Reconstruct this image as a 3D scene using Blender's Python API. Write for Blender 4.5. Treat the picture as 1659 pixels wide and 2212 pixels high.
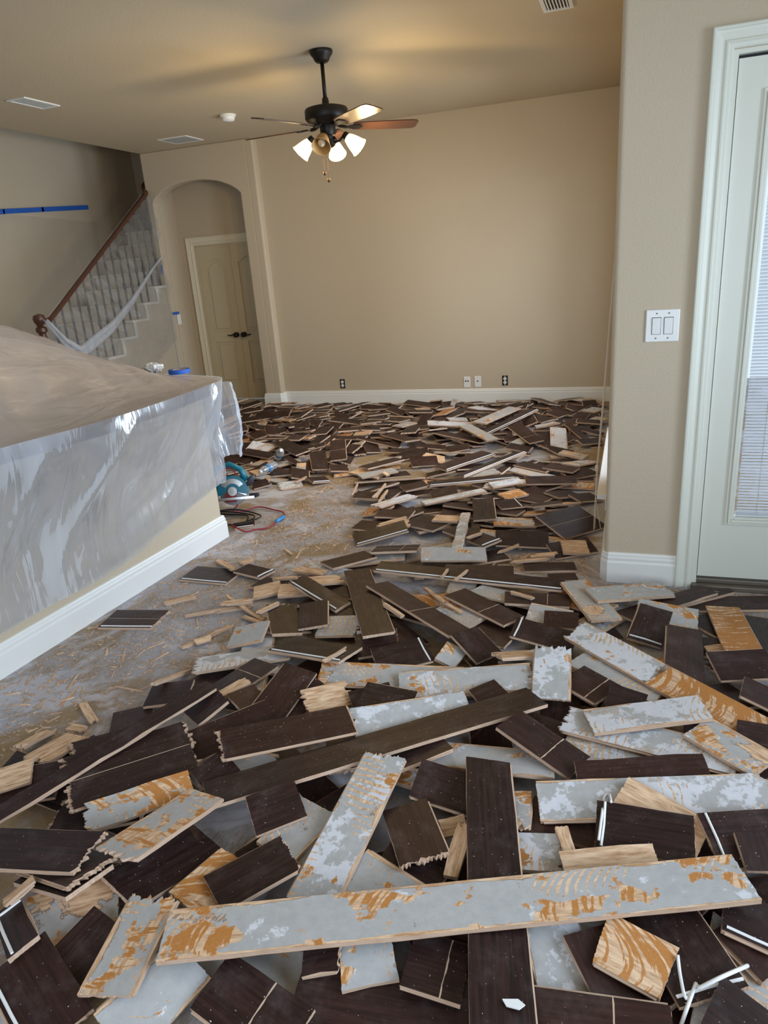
import bpy, bmesh, math, random
import numpy as np
from mathutils import Matrix, Vector

# ------------------------------------------------------------------ scene, camera, light, exposure
S = bpy.context.scene
COL = S.collection
for _o in list(bpy.data.objects):
    bpy.data.objects.remove(_o)
R = math.radians
EYE = np.array([0.0, 0.0, 1.48])
FPX, CX, CY = 1530.0, 829.5, 1106.0


def cam_axes(yaw, pitch, roll):
    f = np.array([math.sin(yaw) * math.cos(pitch), math.cos(yaw) * math.cos(pitch), -math.sin(pitch)])
    r0 = np.array([math.cos(yaw), -math.sin(yaw), 0.0])
    d0 = np.cross(f, r0)
    return (math.cos(roll) * r0 + math.sin(roll) * d0, -math.sin(roll) * r0 + math.cos(roll) * d0, f)


AX = cam_axes(R(-19.887), R(19.422), R(4.364))
AXM = np.array(AX)
cam = bpy.data.cameras.new('camera')
cam.sensor_fit = 'VERTICAL'
cam.sensor_height = 24.0
cam.lens = FPX / 2212.0 * 24.0
cam.clip_start = 0.05
camo = bpy.data.objects.new('camera', cam)
COL.objects.link(camo)
camo.matrix_world = Matrix(((AX[0][0], -AX[1][0], -AX[2][0], EYE[0]), (AX[0][1], -AX[1][1], -AX[2][1], EYE[1]),
                            (AX[0][2], -AX[1][2], -AX[2][2], EYE[2]), (0, 0, 0, 1)))
S.camera = camo

world = bpy.data.worlds.new('world')
S.world = world
world.use_nodes = True
world.node_tree.nodes['Background'].inputs[0].default_value = (0.72, 0.86, 1.0, 1)
world.node_tree.nodes['Background'].inputs[1].default_value = 1.2


def area(name, loc, rot, sx, sy, power, col):
    l = bpy.data.lights.new(name, 'AREA')
    l.shape = 'RECTANGLE'; l.size = sx; l.size_y = sy; l.energy = power; l.color = col
    o = bpy.data.objects.new(name, l); COL.objects.link(o)
    o.location = loc; o.rotation_euler = rot
    return o


DAY = (0.76, 0.87, 1.0)
# daylight standing outside each window of the place (right wall of the big room, breakfast nook, patio door)
area('daylight_window', (0.16, 4.55, 1.2), (R(90), 0, R(90)), 1.25, 1.8, 85, DAY)
area('daylight_window', (0.16, 6.35, 1.2), (R(90), 0, R(90)), 1.25, 1.8, 58, DAY)
area('daylight_nook', (1.98, 1.2, 1.35), (R(90), 0, R(90)), 2.4, 1.6, 124, (0.69, 0.835, 1.0))
area('daylight_rear', (-0.4, -1.75, 1.4), (R(90), 0, 0), 2.6, 1.6, 72, DAY)
area('daylight_door', (0.75, 3.62, 1.2), (R(-90), 0, 0), 0.8, 1.9, 14, DAY)
S.view_settings.view_transform = 'Standard'
S.view_settings.look = 'None'
S.view_settings.gamma = 1.0
S.view_settings.use_curve_mapping = False
S.view_settings.exposure = 0.0
S.cycles.max_bounces = 6
S.cycles.diffuse_bounces = 4
S.cycles.glossy_bounces = 2
S.cycles.transmission_bounces = 4
S.cycles.transparent_max_bounces = 10
S.cycles.caustics_reflective = False
S.cycles.caustics_refractive = False
S.cycles.sample_clamp_indirect = 4.0


# ------------------------------------------------------------------ pixel rays (to read real positions off the photograph)
def ray(px, py):
    return AXM.T @ np.array([(px - CX) / FPX, (py - CY) / FPX, 1.0])


def on_plane(px, py, a, b, c):
    """where the ray meets z = a + b x + c y"""
    d = ray(px, py)
    t = (a - EYE[2]) / (d[2] - b * d[0] - c * d[1])
    return EYE + d * t


def onz(px, py, z=0.0):
    return on_plane(px, py, z, 0, 0)


# ------------------------------------------------------------------ node helpers
class NT:
    def __init__(self, name):
        self.m = bpy.data.materials.new(name); self.m.use_nodes = True
        self.t = self.m.node_tree; self.t.nodes.clear()
        self.out = self.n('ShaderNodeOutputMaterial')

    def n(self, typ, **kw):
        nd = self.t.nodes.new(typ)
        for k, v in kw.items():
            setattr(nd, k, v)
        return nd

    def put(self, sock, v):
        if hasattr(v, 'is_output') or isinstance(v, bpy.types.NodeSocket):
            self.t.links.new(v, sock)
        elif v is not None:
            if sock.type == 'RGBA' and len(v) == 3:
                v = (*v, 1)
            sock.default_value = v

    def math(self, op, a, b=None, c=None, clamp=False):
        nd = self.n('ShaderNodeMath', operation=op, use_clamp=clamp)
        for i, v in enumerate((a, b, c)):
            if v is not None:
                self.put(nd.inputs[i], v)
        return nd.outputs[0]

    def step(self, v, lo, hi):
        nd = self.n('ShaderNodeMapRange', interpolation_type='SMOOTHSTEP')
        self.put(nd.inputs[0], v); self.put(nd.inputs[1], lo); self.put(nd.inputs[2], hi)
        return nd.outputs[0]

    def mix(self, f, a, b):
        nd = self.n('ShaderNodeMix', data_type='RGBA')
        self.put(nd.inputs[0], f); self.put(nd.inputs[6], a); self.put(nd.inputs[7], b)
        return nd.outputs[2]

    def noise(self, vec, scale, detail=3, rough=0.55, dist=0.0):
        nd = self.n('ShaderNodeTexNoise')
        if vec is not None:
            self.put(nd.inputs['Vector'], vec)
        nd.inputs['Scale'].default_value = scale; nd.inputs['Detail'].default_value = detail
        nd.inputs['Roughness'].default_value = rough; nd.inputs['Distortion'].default_value = dist
        return nd.outputs[0]

    def wave(self, vec, scale, dist=0.0, dscale=1.0, detail=2):
        nd = self.n('ShaderNodeTexWave', wave_type='BANDS', bands_direction='X')
        self.put(nd.inputs['Vector'], vec)
        nd.inputs['Scale'].default_value = scale; nd.inputs['Distortion'].default_value = dist
        nd.inputs['Detail Scale'].default_value = dscale; nd.inputs['Detail'].default_value = detail
        return nd.outputs[1]

    def vmul(self, v, k):
        nd = self.n('ShaderNodeVectorMath', operation='MULTIPLY')
        self.put(nd.inputs[0], v); nd.inputs[1].default_value = k
        return nd.outputs[0]

    def obj(self):
        return self.n('ShaderNodeTexCoord').outputs['Object']

    def bump(self, h, strength, dist=0.01):
        nd = self.n('ShaderNodeBump')
        nd.inputs['Strength'].default_value = strength; nd.inputs['Distance'].default_value = dist
        self.put(nd.inputs['Height'], h)
        return nd.outputs[0]

    def pbr(self, col, rough=0.5, metal=0.0, spec=None, normal=None, emit=None, estr=0.0, sub=None):
        nd = self.n('ShaderNodeBsdfPrincipled')
        self.put(nd.inputs['Base Color'], col); self.put(nd.inputs['Roughness'], rough)
        nd.inputs['Metallic'].default_value = metal
        if spec is not None:
            nd.inputs['Specular IOR Level'].default_value = spec
        if normal is not None:
            self.put(nd.inputs['Normal'], normal)
        if emit is not None:
            self.put(nd.inputs['Emission Color'], emit); nd.inputs['Emission Strength'].default_value = estr
        return nd.outputs[0]

    def mixsh(self, f, a, b):
        nd = self.n('ShaderNodeMixShader')
        self.put(nd.inputs[0], f); self.put(nd.inputs[1], a); self.put(nd.inputs[2], b)
        return nd.outputs[0]

    def done(self, sh):
        self.t.links.new(sh, self.out.inputs[0])
        return self.m


def srgb(r, g, b):
    return tuple(((c / 255 + 0.055) / 1.055) ** 2.4 if c > 10 else c / 255 / 12.92 for c in (r, g, b))


def plain(name, col, rough=0.5, metal=0.0, spec=None, vary=0.06, vscale=8.0, bump=0.0, bscale=60.0):
    t = NT(name); o = t.obj()
    n = t.noise(o, vscale, 3)
    c = t.mix(n, tuple(max(0, x * (1 - vary)) for x in col), tuple(min(1, x * (1 + vary)) for x in col))
    nm = t.bump(t.noise(o, bscale, 2), bump, 0.004) if bump else None
    return t.done(t.pbr(c, rough, metal, spec, nm))


M = {}
M['wall'] = plain('wall_paint', srgb(199, 184, 160), 0.75, vary=0.03, vscale=1.2, bump=0.35, bscale=110)
M['ceiling'] = plain('ceiling_paint', srgb(202, 186, 158), 0.85, vary=0.03, vscale=1.0, bump=0.4, bscale=70)
M['white'] = plain('white_gloss_paint', srgb(236, 236, 232), 0.35, vary=0.02)
M['door_white'] = plain('door_paint', srgb(226, 228, 216), 0.4, vary=0.02)
M['casing'] = plain('casing_paint', srgb(232, 224, 202), 0.4, vary=0.02)
M['closet_door'] = plain('closet_door_paint', srgb(206, 192, 162), 0.45, vary=0.02)
M['plate'] = plain('plate_plastic', srgb(238, 238, 236), 0.3, vary=0.01)
M['slot'] = plain('dark_slot', (0.01, 0.01, 0.01), 0.6)
M['bronze'] = plain('oil_rubbed_bronze', srgb(36, 30, 25), 0.45, 0.4, vary=0.2)
M['blade'] = plain('fan_blade_wood', srgb(72, 46, 34), 0.3, vary=0.2, vscale=14)
M['brass'] = plain('chain_brass', srgb(96, 66, 46), 0.4, 0.5)
M['rail'] = plain('handrail_wood', srgb(88, 54, 40), 0.35, vary=0.2, vscale=20)
M['iron'] = plain('baluster_iron', srgb(40, 38, 40), 0.5, 0.3)
M['tread'] = plain('stair_tread_white', srgb(232, 228, 218), 0.4)
M['tape'] = plain('painter_tape', srgb(38, 96, 190), 0.6, vary=0.08)
M['teal'] = plain('saw_teal_plastic', srgb(28, 116, 138), 0.35)
M['steel'] = plain('saw_steel', srgb(190, 195, 200), 0.28, 0.9)
M['dull_steel'] = plain('dull_steel', srgb(128, 132, 138), 0.4, 0.7, vary=0.15, vscale=30)
M['grey_plastic'] = plain('grey_plastic', srgb(70, 74, 80), 0.45)
M['black_rubber'] = plain('black_rubber', srgb(28, 28, 32), 0.55)
M['red_rubber'] = plain('red_cord', srgb(150, 38, 52), 0.45)
M['blue_plastic'] = plain('blue_plastic', srgb(50, 130, 190), 0.35)
M['caulk'] = plain('white_caulk', srgb(240, 240, 240), 0.5)
M['threshold'] = plain('threshold_metal', srgb(118, 110, 98), 0.45, 0.4, bump=0.2)
M['blind'] = None
M['cordw'] = plain('blind_cord', srgb(226, 214, 196), 0.7)
M['sill'] = plain('sill_paint', srgb(240, 238, 236), 0.3)


def granite():
    t = NT('granite_counter'); o = t.obj()
    a = t.noise(o, 60, 4, 0.7); b = t.noise(o, 9, 3)
    c = t.mix(t.step(a, 0.35, 0.65), srgb(40, 36, 38), srgb(120, 94, 76))
    c = t.mix(t.step(b, 0.45, 0.75), c, srgb(112, 84, 70))
    return t.done(t.pbr(c, 0.15))


M['granite'] = granite()


def film(name, milk, tint, rough=0.22, streak=(3, 14, 2.5), wr=0.5, vary=0.3):
    """thin milky polythene: part clear, part scattering, shiny"""
    t = NT(name); o = t.obj()
    n = t.noise(t.vmul(o, streak), 1.0, 3, 0.5, 0.8)
    n2 = t.noise(t.vmul(o, (1.0, 1.0, 0.5)), 4.0, 2, 0.5, 1.5)
    nm = t.bump(t.math('ADD', n, t.math('MULTIPLY', n2, 0.8)), wr, 0.05)
    d = t.n('ShaderNodeBsdfDiffuse'); t.put(d.inputs[0], tint); t.put(d.inputs['Normal'], nm)
    tr = t.n('ShaderNodeBsdfTranslucent'); t.put(tr.inputs[0], tint); t.put(tr.inputs['Normal'], nm)
    g = t.n('ShaderNodeBsdfGlossy'); g.inputs['Roughness'].default_value = rough; t.put(g.inputs['Normal'], nm)
    g.inputs[0].default_value = (0.9, 0.95, 1, 1)
    cl = t.n('ShaderNodeBsdfTransparent')
    milky = t.mixsh(0.42, d.outputs[0], tr.outputs[0])
    fr = t.n('ShaderNodeLayerWeight'); fr.inputs[0].default_value = 0.35; t.put(fr.inputs['Normal'], nm)
    body = t.mixsh(t.math('MULTIPLY', fr.outputs[0], 0.5, clamp=True), milky, g.outputs[0])
    dens = t.math('ADD', milk, t.math('MULTIPLY', t.math('SUBTRACT', t.step(n, 0.3, 0.7), 0.5), vary), clamp=True)
    dens = t.math('ADD', dens, t.math('MULTIPLY', fr.outputs[1], 0.25), clamp=True)
    return t.done(t.mixsh(dens, cl.outputs[0], body))


M['film'] = film('plastic_film', 0.58, (0.84, 0.89, 0.98), 0.16, (2, 9, 1.4), 0.22, 0.2)
M['film_top'] = film('plastic_film_top', 0.66, (1.0, 0.88, 0.83), 0.32, (9, 2.2, 3), 0.22, 0.2)
M['film_thin'] = film('plastic_film_thin', 0.30, (0.62, 0.64, 0.68), 0.2, (2, 5, 5), 0.12, 0.2)
M['film_clear'] = film('plastic_film_clear', 0.10, (0.70, 0.70, 0.70), 0.3, (1, 1.5, 1), 0.1, 0.06)


def glass():
    t = NT('window_glass')
    g = t.n('ShaderNodeBsdfGlossy'); g.inputs['Roughness'].default_value = 0.02
    c = t.n('ShaderNodeBsdfTransparent')
    fr = t.n('ShaderNodeFresnel')
    return t.done(t.mixsh(t.math('MULTIPLY', fr.outputs[0], 0.8), c.outputs[0], g.outputs[0]))


M['glass'] = glass()


def bottle_mat():
    t = NT('clear_bottle')
    g = t.n('ShaderNodeBsdfGlossy'); g.inputs['Roughness'].default_value = 0.08
    d = t.n('ShaderNodeBsdfDiffuse'); d.inputs[0].default_value = (0.75, 0.82, 0.9, 1)
    c = t.n('ShaderNodeBsdfTransparent')
    lw = t.n('ShaderNodeLayerWeight'); lw.inputs[0].default_value = 0.5
    return t.done(t.mixsh(t.math('ADD', t.math('MULTIPLY', lw.outputs[1], 0.7), 0.2, clamp=True), c.outputs[0], t.mixsh(0.45, g.outputs[0], d.outputs[0])))


M['bottle'] = bottle_mat()


def blind_mat():
    t = NT('blind_slat')
    d = t.n('ShaderNodeBsdfDiffuse'); d.inputs[0].default_value = (0.9, 0.92, 0.94, 1)
    tr = t.n('ShaderNodeBsdfTranslucent'); tr.inputs[0].default_value = (0.9, 0.93, 0.97, 1)
    return t.done(t.mixsh(0.5, d.outputs[0], tr.outputs[0]))


M['blind'] = blind_mat()


def shade_mat(name, e):
    t = NT(name)
    return t.done(t.pbr((0.9, 0.78, 0.55), 0.3, emit=(1.0, 0.72, 0.36), estr=e))


M['shade'] = shade_mat('lit_frosted_glass', 2.6)
M['bulb'] = shade_mat('lit_bulb', 25.0)
M['shade_off'] = plain('unlit_amber_glass', srgb(206, 164, 104), 0.25, vary=0.08)
M['bulb_off'] = plain('unlit_bulb', srgb(240, 222, 190), 0.3)


def concrete():
    t = NT('concrete_with_glue_residue'); o = t.obj()
    big = t.noise(o, 1.3, 4, 0.6, 0.5); mid = t.noise(o, 5, 5, 0.65, 0.8); fine = t.noise(o, 45, 4, 0.7); vf = t.noise(o, 160, 2, 0.7)
    tro = t.noise(t.vmul(t.n('ShaderNodeTexCoord').outputs['Object'], (46, 9, 1)), 1.0, 3, 0.6, 2.5)
    grey = t.mix(fine, srgb(138, 136, 140), srgb(190, 188, 196))
    tan = t.mix(fine, srgb(128, 108, 80), srgb(170, 146, 112))
    c = t.mix(t.step(t.math('ADD', big, t.math('MULTIPLY', mid, 0.5)), 0.66, 0.86), grey, tan)
    c = t.mix(t.math('MULTIPLY', t.math('MULTIPLY', t.step(tro, 0.5, 0.62), t.step(mid, 0.46, 0.6)), 0.5), c, srgb(130, 106, 76))
    c = t.mix(t.math('MULTIPLY', t.step(t.noise(o, 2.0, 6, 0.68, 1.0), 0.5, 0.6), 0.7), c, srgb(204, 204, 214))
    c = t.mix(t.math('MULTIPLY', t.step(vf, 0.6, 0.75), 0.5), c, srgb(206, 182, 148))
    c = t.mix(t.math('MULTIPLY', t.step(vf, 0.38, 0.26), 0.4), c, srgb(96, 78, 60))
    h = t.math('ADD', t.math('MULTIPLY', tro, 0.5), fine)
    return t.done(t.pbr(c, 0.8, normal=t.bump(h, 0.3, 0.005)))


M['concrete'] = concrete()


# planks carry two mesh attributes: 'pl' = place on the board (along, across, board number) and 'pk' = how glue-covered its back is
def attr(t, name):
    nd = t.n('ShaderNodeAttribute'); nd.attribute_name = name
    return nd


def dark_wood():
    t = NT('espresso_finish')
    a = attr(t, 'pl').outputs['Vector']; k = attr(t, 'pk')
    sep = t.n('ShaderNodeSeparateColor'); t.put(sep.inputs[0], k.outputs['Color'])
    g1 = t.noise(t.vmul(a, (3, 60, 1)), 2.0, 5, 0.6, 0.4)
    g2 = t.noise(t.vmul(a, (1.2, 14, 1)), 2.2, 3, 0.6, 1.0)
    c = t.mix(t.step(g1, 0.3, 0.75), srgb(28, 17, 16), srgb(62, 40, 36))
    c = t.mix(t.math('MULTIPLY', g2, 0.55), c, t.mix(sep.outputs[0], srgb(32, 21, 20), srgb(76, 44, 33)))
    scr = t.noise(t.vmul(a, (14, 260, 1)), 1.0, 3, 0.7)
    sm = t.math('MULTIPLY', t.step(scr, 0.67, 0.72), t.step(t.noise(a, 6, 2), 0.5, 0.7))
    c = t.mix(t.math('MULTIPLY', sm, 0.6), c, srgb(168, 150, 138))
    dots = t.noise(a, 190, 1, 0.5)
    c = t.mix(t.step(dots, 0.76, 0.79), c, srgb(205, 195, 186))
    dust = t.math('MULTIPLY', t.step(t.noise(a, 11, 4, 0.7), 0.45, 0.85), 0.16)
    c = t.mix(dust, c, srgb(150, 140, 138))
    rg = t.math('ADD', 0.36, t.math('MULTIPLY', g2, 0.22))
    return t.done(t.pbr(c, rg, spec=0.3, normal=t.bump(g1, 0.12, 0.002)))


def core_wood():
    t = NT('plywood_core')
    a = attr(t, 'pl').outputs['Vector']
    o = t.obj()
    n = t.noise(t.vmul(a, (8, 90, 40)), 1.5, 4, 0.65)
    z = t.n('ShaderNodeSeparateXYZ'); t.put(z.inputs[0], t.n('ShaderNodeTexCoord').outputs['Object'])
    ply = t.step(t.math('SINE', t.math('MULTIPLY', z.outputs[2], 1350.0)), -0.2, 0.4)
    c = t.mix(n, srgb(168, 136, 110), srgb(228, 204, 182))
    c = t.mix(t.math('MULTIPLY', ply, 0.4), c, srgb(150, 106, 74))
    return t.done(t.pbr(c, 0.7, normal=t.bump(n, 0.4, 0.002)))


def glue_back():
    t = NT('glued_underside')
    a = attr(t, 'pl').outputs['Vector']; k = attr(t, 'pk')
    sp = t.n('ShaderNodeSeparateColor'); t.put(sp.inputs[0], k.outputs['Color'])
    seed, grey, orange, white = sp.outputs[0], sp.outputs[1], sp.outputs[2], k.outputs['Alpha']
    xyz = t.n('ShaderNodeSeparateXYZ'); t.put(xyz.inputs[0], a)
    # trowel ridges: bands across the board, bent into arcs
    yy = t.math('MULTIPLY', xyz.outputs[1], xyz.outputs[1])
    u = t.math('ADD', xyz.outputs[0], t.math('MULTIPLY', yy, t.math('MULTIPLY_ADD', seed, 16.0, -6.0)))
    u = t.math('ADD', u, t.math('MULTIPLY', xyz.outputs[1], t.math('MULTIPLY_ADD', seed, 1.4, -0.6)))
    cmb = t.n('ShaderNodeCombineXYZ'); t.put(cmb.inputs[0], u); t.put(cmb.inputs[1], xyz.outputs[1]); t.put(cmb.inputs[2], xyz.outputs[2])
    w = t.wave(cmb.outputs[0], 15, 3.2, 1.6, 2)
    reg = t.noise(t.vmul(a, (5, 7, 1)), 1.0, 2, 0.5)
    rag = t.noise(a, 38, 5, 0.7)
    ragx = t.noise(t.vmul(a, (16, 95, 1)), 1.0, 4, 0.65)
    tap = t.step(t.noise(t.vmul(a, (3.6, 6, 1.3)), 1.0, 2, 0.5), 0.28, 0.62)
    wood = t.mix(t.step(ragx, 0.25, 0.7), srgb(178, 134, 96), srgb(236, 204, 170))
    org = t.mix(t.noise(a, 220, 2, 0.7), srgb(160, 92, 36), srgb(206, 142, 68))
    org = t.mix(t.math('MULTIPLY', reg, 0.5), org, srgb(192, 140, 84))
    gry = t.mix(rag, srgb(158, 157, 156), srgb(196, 195, 194))
    om = t.step(t.math('ADD', t.math('ADD', t.noise(t.vmul(a, (7, 10, 1)), 1.0, 4, 0.6), t.math('MULTIPLY', rag, 0.18)), orange), 0.98, 1.02)
    stv = t.n('ShaderNodeCombineXYZ'); t.put(stv.inputs[0], t.math('MULTIPLY', u, 62.0)); t.put(stv.inputs[1], t.math('MULTIPLY', xyz.outputs[1], 9.0)); t.put(stv.inputs[2], xyz.outputs[2])
    stk = t.noise(stv.outputs[0], 1.0, 3, 0.6)
    pale = t.step(t.math('ADD', stk, t.math('ADD', t.math('MULTIPLY', tap, 0.16), t.math('MULTIPLY', rag, 0.22))), 0.72, 0.77)
    wo = t.mix(t.math('MULTIPLY', om, t.math('SUBTRACT', 1.0, pale)), wood, org)
    # grey skin of mortar, torn off in patches, along ridges and along the edges
    gm = t.math('ADD', t.math('MULTIPLY', reg, 0.8), t.math('ADD', t.math('MULTIPLY', rag, 0.22), grey))
    edge = t.math('MULTIPLY', t.step(t.math('ABSOLUTE', xyz.outputs[1]), 0.05, 0.064), t.math('MULTIPLY', tap, 0.3))
    gm = t.math('SUBTRACT', gm, edge)
    thr = t.math('ADD', t.math('MULTIPLY_ADD', tap, 0.85, 0.35), t.math('MULTIPLY', rag, 0.3))
    rid = t.step(t.math('SUBTRACT', w, thr), 0.0, 0.1)
    gm = t.math('SUBTRACT', gm, t.math('MULTIPLY', rid, 0.5))
    gm = t.math('SUBTRACT', gm, t.math('MULTIPLY', om, 0.5))
    gmask = t.step(gm, 0.985, 1.015)
    wm = t.step(t.math('ADD', t.math('ADD', t.noise(t.vmul(a, (9, 9, 1)), 1.0, 5, 0.7), t.math('MULTIPLY', rag, 0.35)), white), 1.0, 1.06)
    gw = t.mix(t.math('MULTIPLY', wm, 0.85), gry, t.mix(rag, srgb(205, 206, 214), srgb(232, 233, 238)))
    c = t.mix(gmask, wo, gw)
    rim = t.math('MULTIPLY', t.math('MULTIPLY', gmask, t.math('SUBTRACT', 1.0, gmask)), 2.2, clamp=True)
    c = t.mix(rim, c, srgb(96, 80, 64))
    h = t.math('ADD', t.math('MULTIPLY', gmask, 1.0), t.math('ADD', t.math('MULTIPLY', rag, 0.35), t.math('MULTIPLY', ragx, 0.2)))
    return t.done(t.pbr(c, 0.72, normal=t.bump(h, 0.6, 0.0025)))


M['dark'] = dark_wood(); M['core'] = core_wood(); M['under'] = glue_back()


# ------------------------------------------------------------------ mesh helpers
def link(o, parent=None):
    COL.objects.link(o)
    if parent is not None:
        o.parent = parent
    return o


def tag(o, label=None, cat=None, group=None, kind=None):
    if label: o['label'] = label
    if cat: o['category'] = cat
    if group: o['group'] = group
    if kind: o['kind'] = kind
    return o


def empty(name, loc=(0, 0, 0), rz=0.0, rot=None):
    o = bpy.data.objects.new(name, None); COL.objects.link(o)
    o.location = loc; o.rotation_euler = rot or (0, 0, rz); o.empty_display_size = 0.05
    return o


class MB:
    def __init__(self):
        self.v = []; self.f = []; self.m = []

    def add(self, vs, fs, mi=0):
        n = len(self.v); self.v += [tuple(map(float, p)) for p in vs]
        self.f += [tuple(n + i for i in f) for f in fs]; self.m += [mi] * len(fs)
        return self

    def box(self, x0, x1, y0, y1, z0, z1, mi=0, mat=None):
        vs = [(x, y, z) for z in (z0, z1) for y in (y0, y1) for x in (x0, x1)]
        if mat is not None:
            vs = [tuple(mat @ Vector(p)) for p in vs]
        return self.add(vs, [(0, 2, 3, 1), (4, 5, 7, 6), (0, 1, 5, 4), (2, 6, 7, 3), (0, 4, 6, 2), (1, 3, 7, 5)], mi)

    def prism(self, poly, z0, z1, mi=0, xf=None):
        """poly = [(a,b)] extruded over c; xf maps (a,b,c) -> xyz"""
        xf = xf or (lambda a, b, c: (a, b, c)); n = len(poly)
        vs = [xf(a, b, z0) for a, b in poly] + [xf(a, b, z1) for a, b in poly]
        fs = [tuple(range(n))[::-1], tuple(range(n, 2 * n))] + [(i, (i + 1) % n, n + (i + 1) % n, n + i) for i in range(n)]
        return self.add(vs, fs, mi)

    def tube(self, pts, r, seg=8, mi=0, cap=True):
        pts = [Vector(p) for p in pts]; rs = r if isinstance(r, (list, tuple)) else [r] * len(pts)
        vs = []; up = None
        for i, p in enumerate(pts):
            d = (pts[min(i + 1, len(pts) - 1)] - pts[max(i - 1, 0)])
            d = d.normalized() if d.length > 1e-9 else Vector((0, 0, 1))
            if up is None:
                up = d.orthogonal().normalized()
            up = (up - d * up.dot(d)); up = up.normalized() if up.length > 1e-6 else d.orthogonal().normalized()
            s = d.cross(up)
            for j in range(seg):
                a = 2 * math.pi * j / seg
                vs.append(p + (up * math.cos(a) + s * math.sin(a)) * rs[i])
        fs = [(i * seg + j, i * seg + (j + 1) % seg, (i + 1) * seg + (j + 1) % seg, (i + 1) * seg + j) for i in range(len(pts) - 1) for j in range(seg)]
        if cap:
            fs += [tuple(range(seg))[::-1], tuple((len(pts) - 1) * seg + j for j in range(seg))]
        return self.add(vs, fs, mi)

    def lathe(self, prof, seg=24, mi=0, mat=None, cap=True):
        vs = []
        for r, z in prof:
            for j in range(seg):
                a = 2 * math.pi * j / seg
                p = Vector((r * math.cos(a), r * math.sin(a), z)); vs.append(mat @ p if mat is not None else p)
        n = len(prof)
        fs = [(i * seg + j, i * seg + (j + 1) % seg, (i + 1) * seg + (j + 1) % seg, (i + 1) * seg + j) for i in range(n - 1) for j in range(seg)]
        if cap:
            fs += [tuple(range(seg))[::-1], tuple((n - 1) * seg + j for j in range(seg))]
        return self.add(vs, fs, mi)

    def grid(self, fn, nu, nv, mi=0):
        vs = [fn(i / nu, j / nv) for i in range(nu + 1) for j in range(nv + 1)]
        fs = [(i * (nv + 1) + j, (i + 1) * (nv + 1) + j, (i + 1) * (nv + 1) + j + 1, i * (nv + 1) + j + 1) for i in range(nu) for j in range(nv)]
        return self.add(vs, fs, mi)

    def sweep(self, path, prof, mi=0):
        """prof = [(out, z)] swept along a plan path; out is to the right of travel, mitred at the corners"""
        n = len(path); P = [Vector(p) for p in path]; vs = []
        for i, p in enumerate(P):
            d0 = (P[i] - P[i - 1]).normalized() if i else (P[1] - P[0]).normalized()
            d1 = (P[i + 1] - P[i]).normalized() if i < n - 1 else d0
            n0 = Vector((d0.y, -d0.x)); n1 = Vector((d1.y, -d1.x)); m = (n0 + n1)
            m = m / max(0.3, m.dot(n0)) if m.length > 1e-6 else n0
            for o, z in prof:
                vs.append((p.x + m.x * o, p.y + m.y * o, z))
        k = len(prof)
        fs = [(i * k + j, i * k + (j + 1) % k, (i + 1) * k + (j + 1) % k, (i + 1) * k + j) for i in range(n - 1) for j in range(k)]
        fs += [tuple(range(k))[::-1], tuple((n - 1) * k + j for j in range(k))]
        return self.add(vs, fs, mi)

    def mesh(self, name, mats, smooth=False, fix=True):
        me = bpy.data.meshes.new(name); me.from_pydata(self.v, [], self.f)
        for m in (mats if isinstance(mats, (list, tuple)) else [mats]):
            me.materials.append(m)
        me.polygons.foreach_set('material_index', self.m)
        if fix:
            bm = bmesh.new(); bm.from_mesh(me); bmesh.ops.recalc_face_normals(bm, faces=bm.faces); bm.to_mesh(me); bm.free()
        if smooth:
            me.shade_smooth()
        me.update()
        return me

    def build(self, name, mats, parent=None, smooth=False, bevel=0.0, seg=2):
        me = self.mesh(name, mats, smooth)
        o = bpy.data.objects.new(name, me); link(o, parent)
        if bevel:
            b = o.modifiers.new('bevel', 'BEVEL'); b.width = bevel; b.segments = seg; b.limit_method = 'ANGLE'; b.angle_limit = R(40)
        return o


def smooth_by_angle(o, ang=40):
    me = o.data
    me.shade_smooth()
    try:
        me.set_sharp_from_angle(angle=R(ang))
    except Exception:
        pass
    return o


def box_part(name, x0, x1, y0, y1, z0, z1, mat, parent=None, bevel=0.0):
    return MB().box(x0, x1, y0, y1, z0, z1).build(name, mat, parent, bevel=bevel)


def struct(o):
    o['kind'] = 'structure'
    return o

# ------------------------------------------------------------------ the setting
ZC = 2.775          # ceiling
YB = 7.40           # back wall of the big room
YA = 7.31           # arch wall (proud of the back wall)
YV = 7.70           # back of the little lobby behind the arch
YD = 3.165          # wall with the patio door
XR = -0.08          # right wall of the big room
XL = -6.12          # stair wall

struct(tag(MB().box(-6.4, 2.2, -2.0, 8.6, -0.12, 0.0).build('floor', M['concrete']), 'bare concrete slab floor stained with tan glue residue'))
cl = MB().prism([(-4.93, -2.0), (2.2, -2.0), (2.2, 8.6), (-5.156, 8.6), (-5.156, 7.31)], ZC, ZC + 0.3)
struct(tag(cl.build('ceiling', M['ceiling']), 'flat beige textured ceiling'))
struct(MB().box(-6.4, -4.9, -2.0, 8.6, 4.9, 5.0).build('ceiling_stairwell', M['ceiling']))


def rounded(poly, idx, r=0.022, seg=5):
    """plan outline with the named corners turned into bullnoses"""
    out = []; n = len(poly)
    for i, p in enumerate(poly):
        if i not in idx:
            out.append(p); continue
        a, b, c = Vector(poly[i - 1]), Vector(p), Vector(poly[(i + 1) % n])
        u = (a - b).normalized(); w = (c - b).normalized(); ce = b + (u + w) * r
        for k in range(seg + 1):
            t = k / seg * math.pi / 2
            q = ce - w * r * math.cos(t) - u * r * math.sin(t)
            out.append((q.x, q.y))
    return out


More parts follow.
